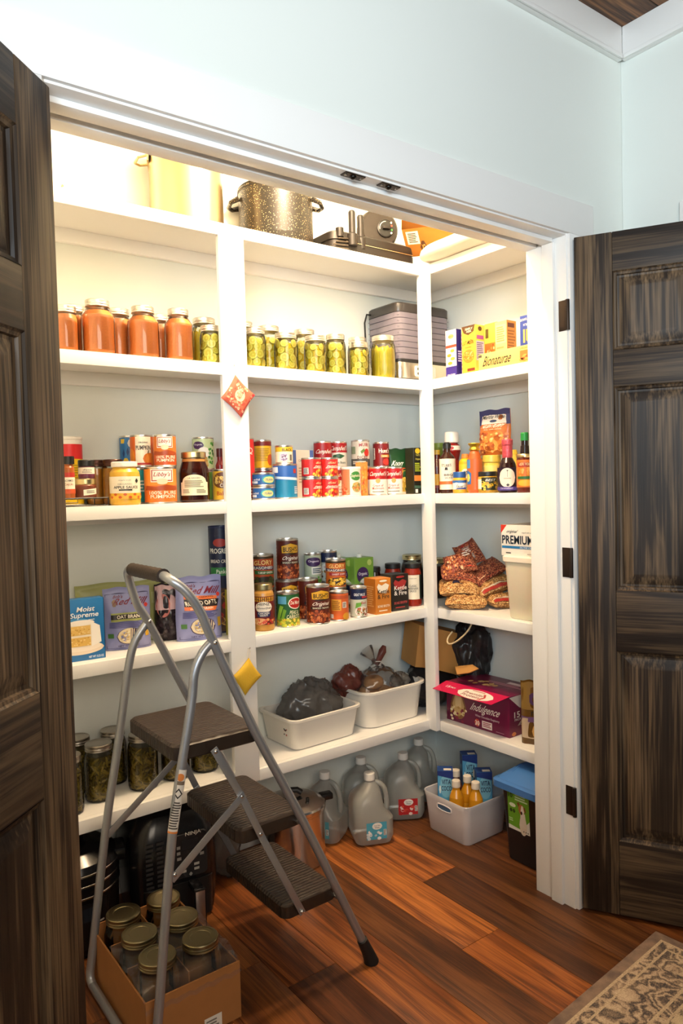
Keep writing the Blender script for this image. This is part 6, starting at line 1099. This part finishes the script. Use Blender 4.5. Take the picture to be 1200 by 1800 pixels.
coco(-.055, .052, -.75, 'blue coconut water carton at the far left of the basket'); coco(.045, -.050, -.65, 'blue coconut water carton at the near right of the basket')
coco(.066, .045, -.6, 'blue coconut water carton standing highest at the back of the basket', .009, .255)
juice(-.065, -.015, 'apple juice bottle at the left front of the basket'); juice(-.022, -.073, 'apple juice bottle nearest the viewer in the basket')
juice(-.002, -.012, 'apple juice bottle in the middle of the basket'); juice(.005, .055, 'dark drink bottle toward the back of the basket', RT_); juice(.062, -.003, 'dark drink bottle behind the near carton', RT_); juice(-.01, .092, 'dark drink bottle rearmost in the basket', RT_)
# waste bin with blue lid
t = thing('waste_bin', 'black bin with a blue hinged lid and a green label', 'bin', (2.045, 1.628, 0)); 
b = B(); b.rr([(0, .088, .066, .012), (.004, .092, .070, .014), (.268, .104, .088, .016)], M((.012, .010, .011), .38, name='black_bin_plastic'), 5); obj('bin_body', b, t)
BL = M('#3f72b4', .32, name='blue_lid_plastic')
b = B(); b.rr([(.258, .124, .100, .024, -.008, 0), (.262, .130, .105, .026, -.008, 0), (.284, .130, .105, .026, -.008, 0), (.290, .121, .096, .024, -.008, 0)], BL, 6); obj('lid_rim', b, t)
b = B(); b.rr([(.288, .116, .092, .022, -.008, 0), (.298, .107, .084, .022, -.008, 0), (.318, .06, .066, .02, .018, 0), (.322, .03, .05, .02, .02, 0)], BL, 6); obj('lid_flap', b, t)
b = B(); b.tube([(-.098, -.05, .297), (-.075, -.055, .309), (-.03, -.055, .319)], .0025, BL, 6); b.tube([(-.098, .05, .297), (-.075, .055, .309), (-.03, .055, .319)], .0025, BL, 6); o = obj('lid_rib', b, t); o['kind'] = 'stuff'
def lm(u, v, off):
    z = .115+.140*v; return (-(.092+.012*z/.268)-.0006-off, .012-u*.046, z)
b = B(); prints(b, [('r', -1, 0, 1, 1, '#efeee6'), ('p', [(-1, .1), (.2, .06), (1, .35), (1, 1), (-1, 1)], '#6fae2c'), ('t', '10', -.72, .86, .42, .13, '#15300f', 0, 0, 4), ('l', -.3, .76, .9, .94, 3, '#d8eec0'), ('e', -.55, .62, .32, .05, '#e8f4d8'), ('e', -.7, .48, .13, .05, '#2a4a1c'), ('e', -.42, .48, .13, .05, '#2a4a1c'),
          ('e', .40, .18, .36, .24, '#e8dcc8'), ('p', [(.1, .15), (.75, .12), (.6, .5), (.2, .5)], '#ece2d0'), ('e', .30, .58, .30, .13, '#b8743c'), ('e', .38, .55, .16, .14, '#efe6d8'), ('p', [(.0, .62), (.16, .7), (.08, .75), (-.1, .72)], '#8a4c24'), ('p', [(.5, .64), (.66, .52), (.72, .56), (.62, .68)], '#8a4c24'), ('e', .30, .50, .10, .045, '#1c1410'), ('e', .2, .6, .04, .018, '#120c08'), ('e', .45, .6, .04, .018, '#120c08'), ('e', .45, .05, .06, .022, '#1a1a18'), ('e', .65, .05, .06, .022, '#1a1a18'), ('e', .85, .05, .06, .022, '#1a1a18'), ('l', -.9, .2, -.5, .3, 2, '#c8e0a8')], lm, cols=6); obj('paper_label', b, t)

# pieces that belong to a part rather than to the whole thing
SUBS = {'drawer_handle': 'drawer', 'lid_flap': 'lid_rim', 'lid_rib': 'lid_rim', 'knob': 'dial_plate', 'dial_marks': 'dial_plate', 'steam_valve': 'lid', 'lid_knob': 'lid', 'screw': 'catch_plate', 'seam': 'pillow_body', 'slot_rim': 'basket_body', 'slot_shade_patch': 'basket_body', 'panel_lettering': 'control_panel', 'bag_neck': 'bag_film', 'twist_tie': 'bag_film', 'pin': 'hanging_loop'}
for o in list(COL.objects):
    want = SUBS.get(o.name.split('.')[0])
    if want and o.parent and o.parent.parent is None:
        for c in o.parent.children:
            if c.name.split('.')[0] == want:
                o.location = Vector(o.location)-Vector(c.location); o.parent = c; break
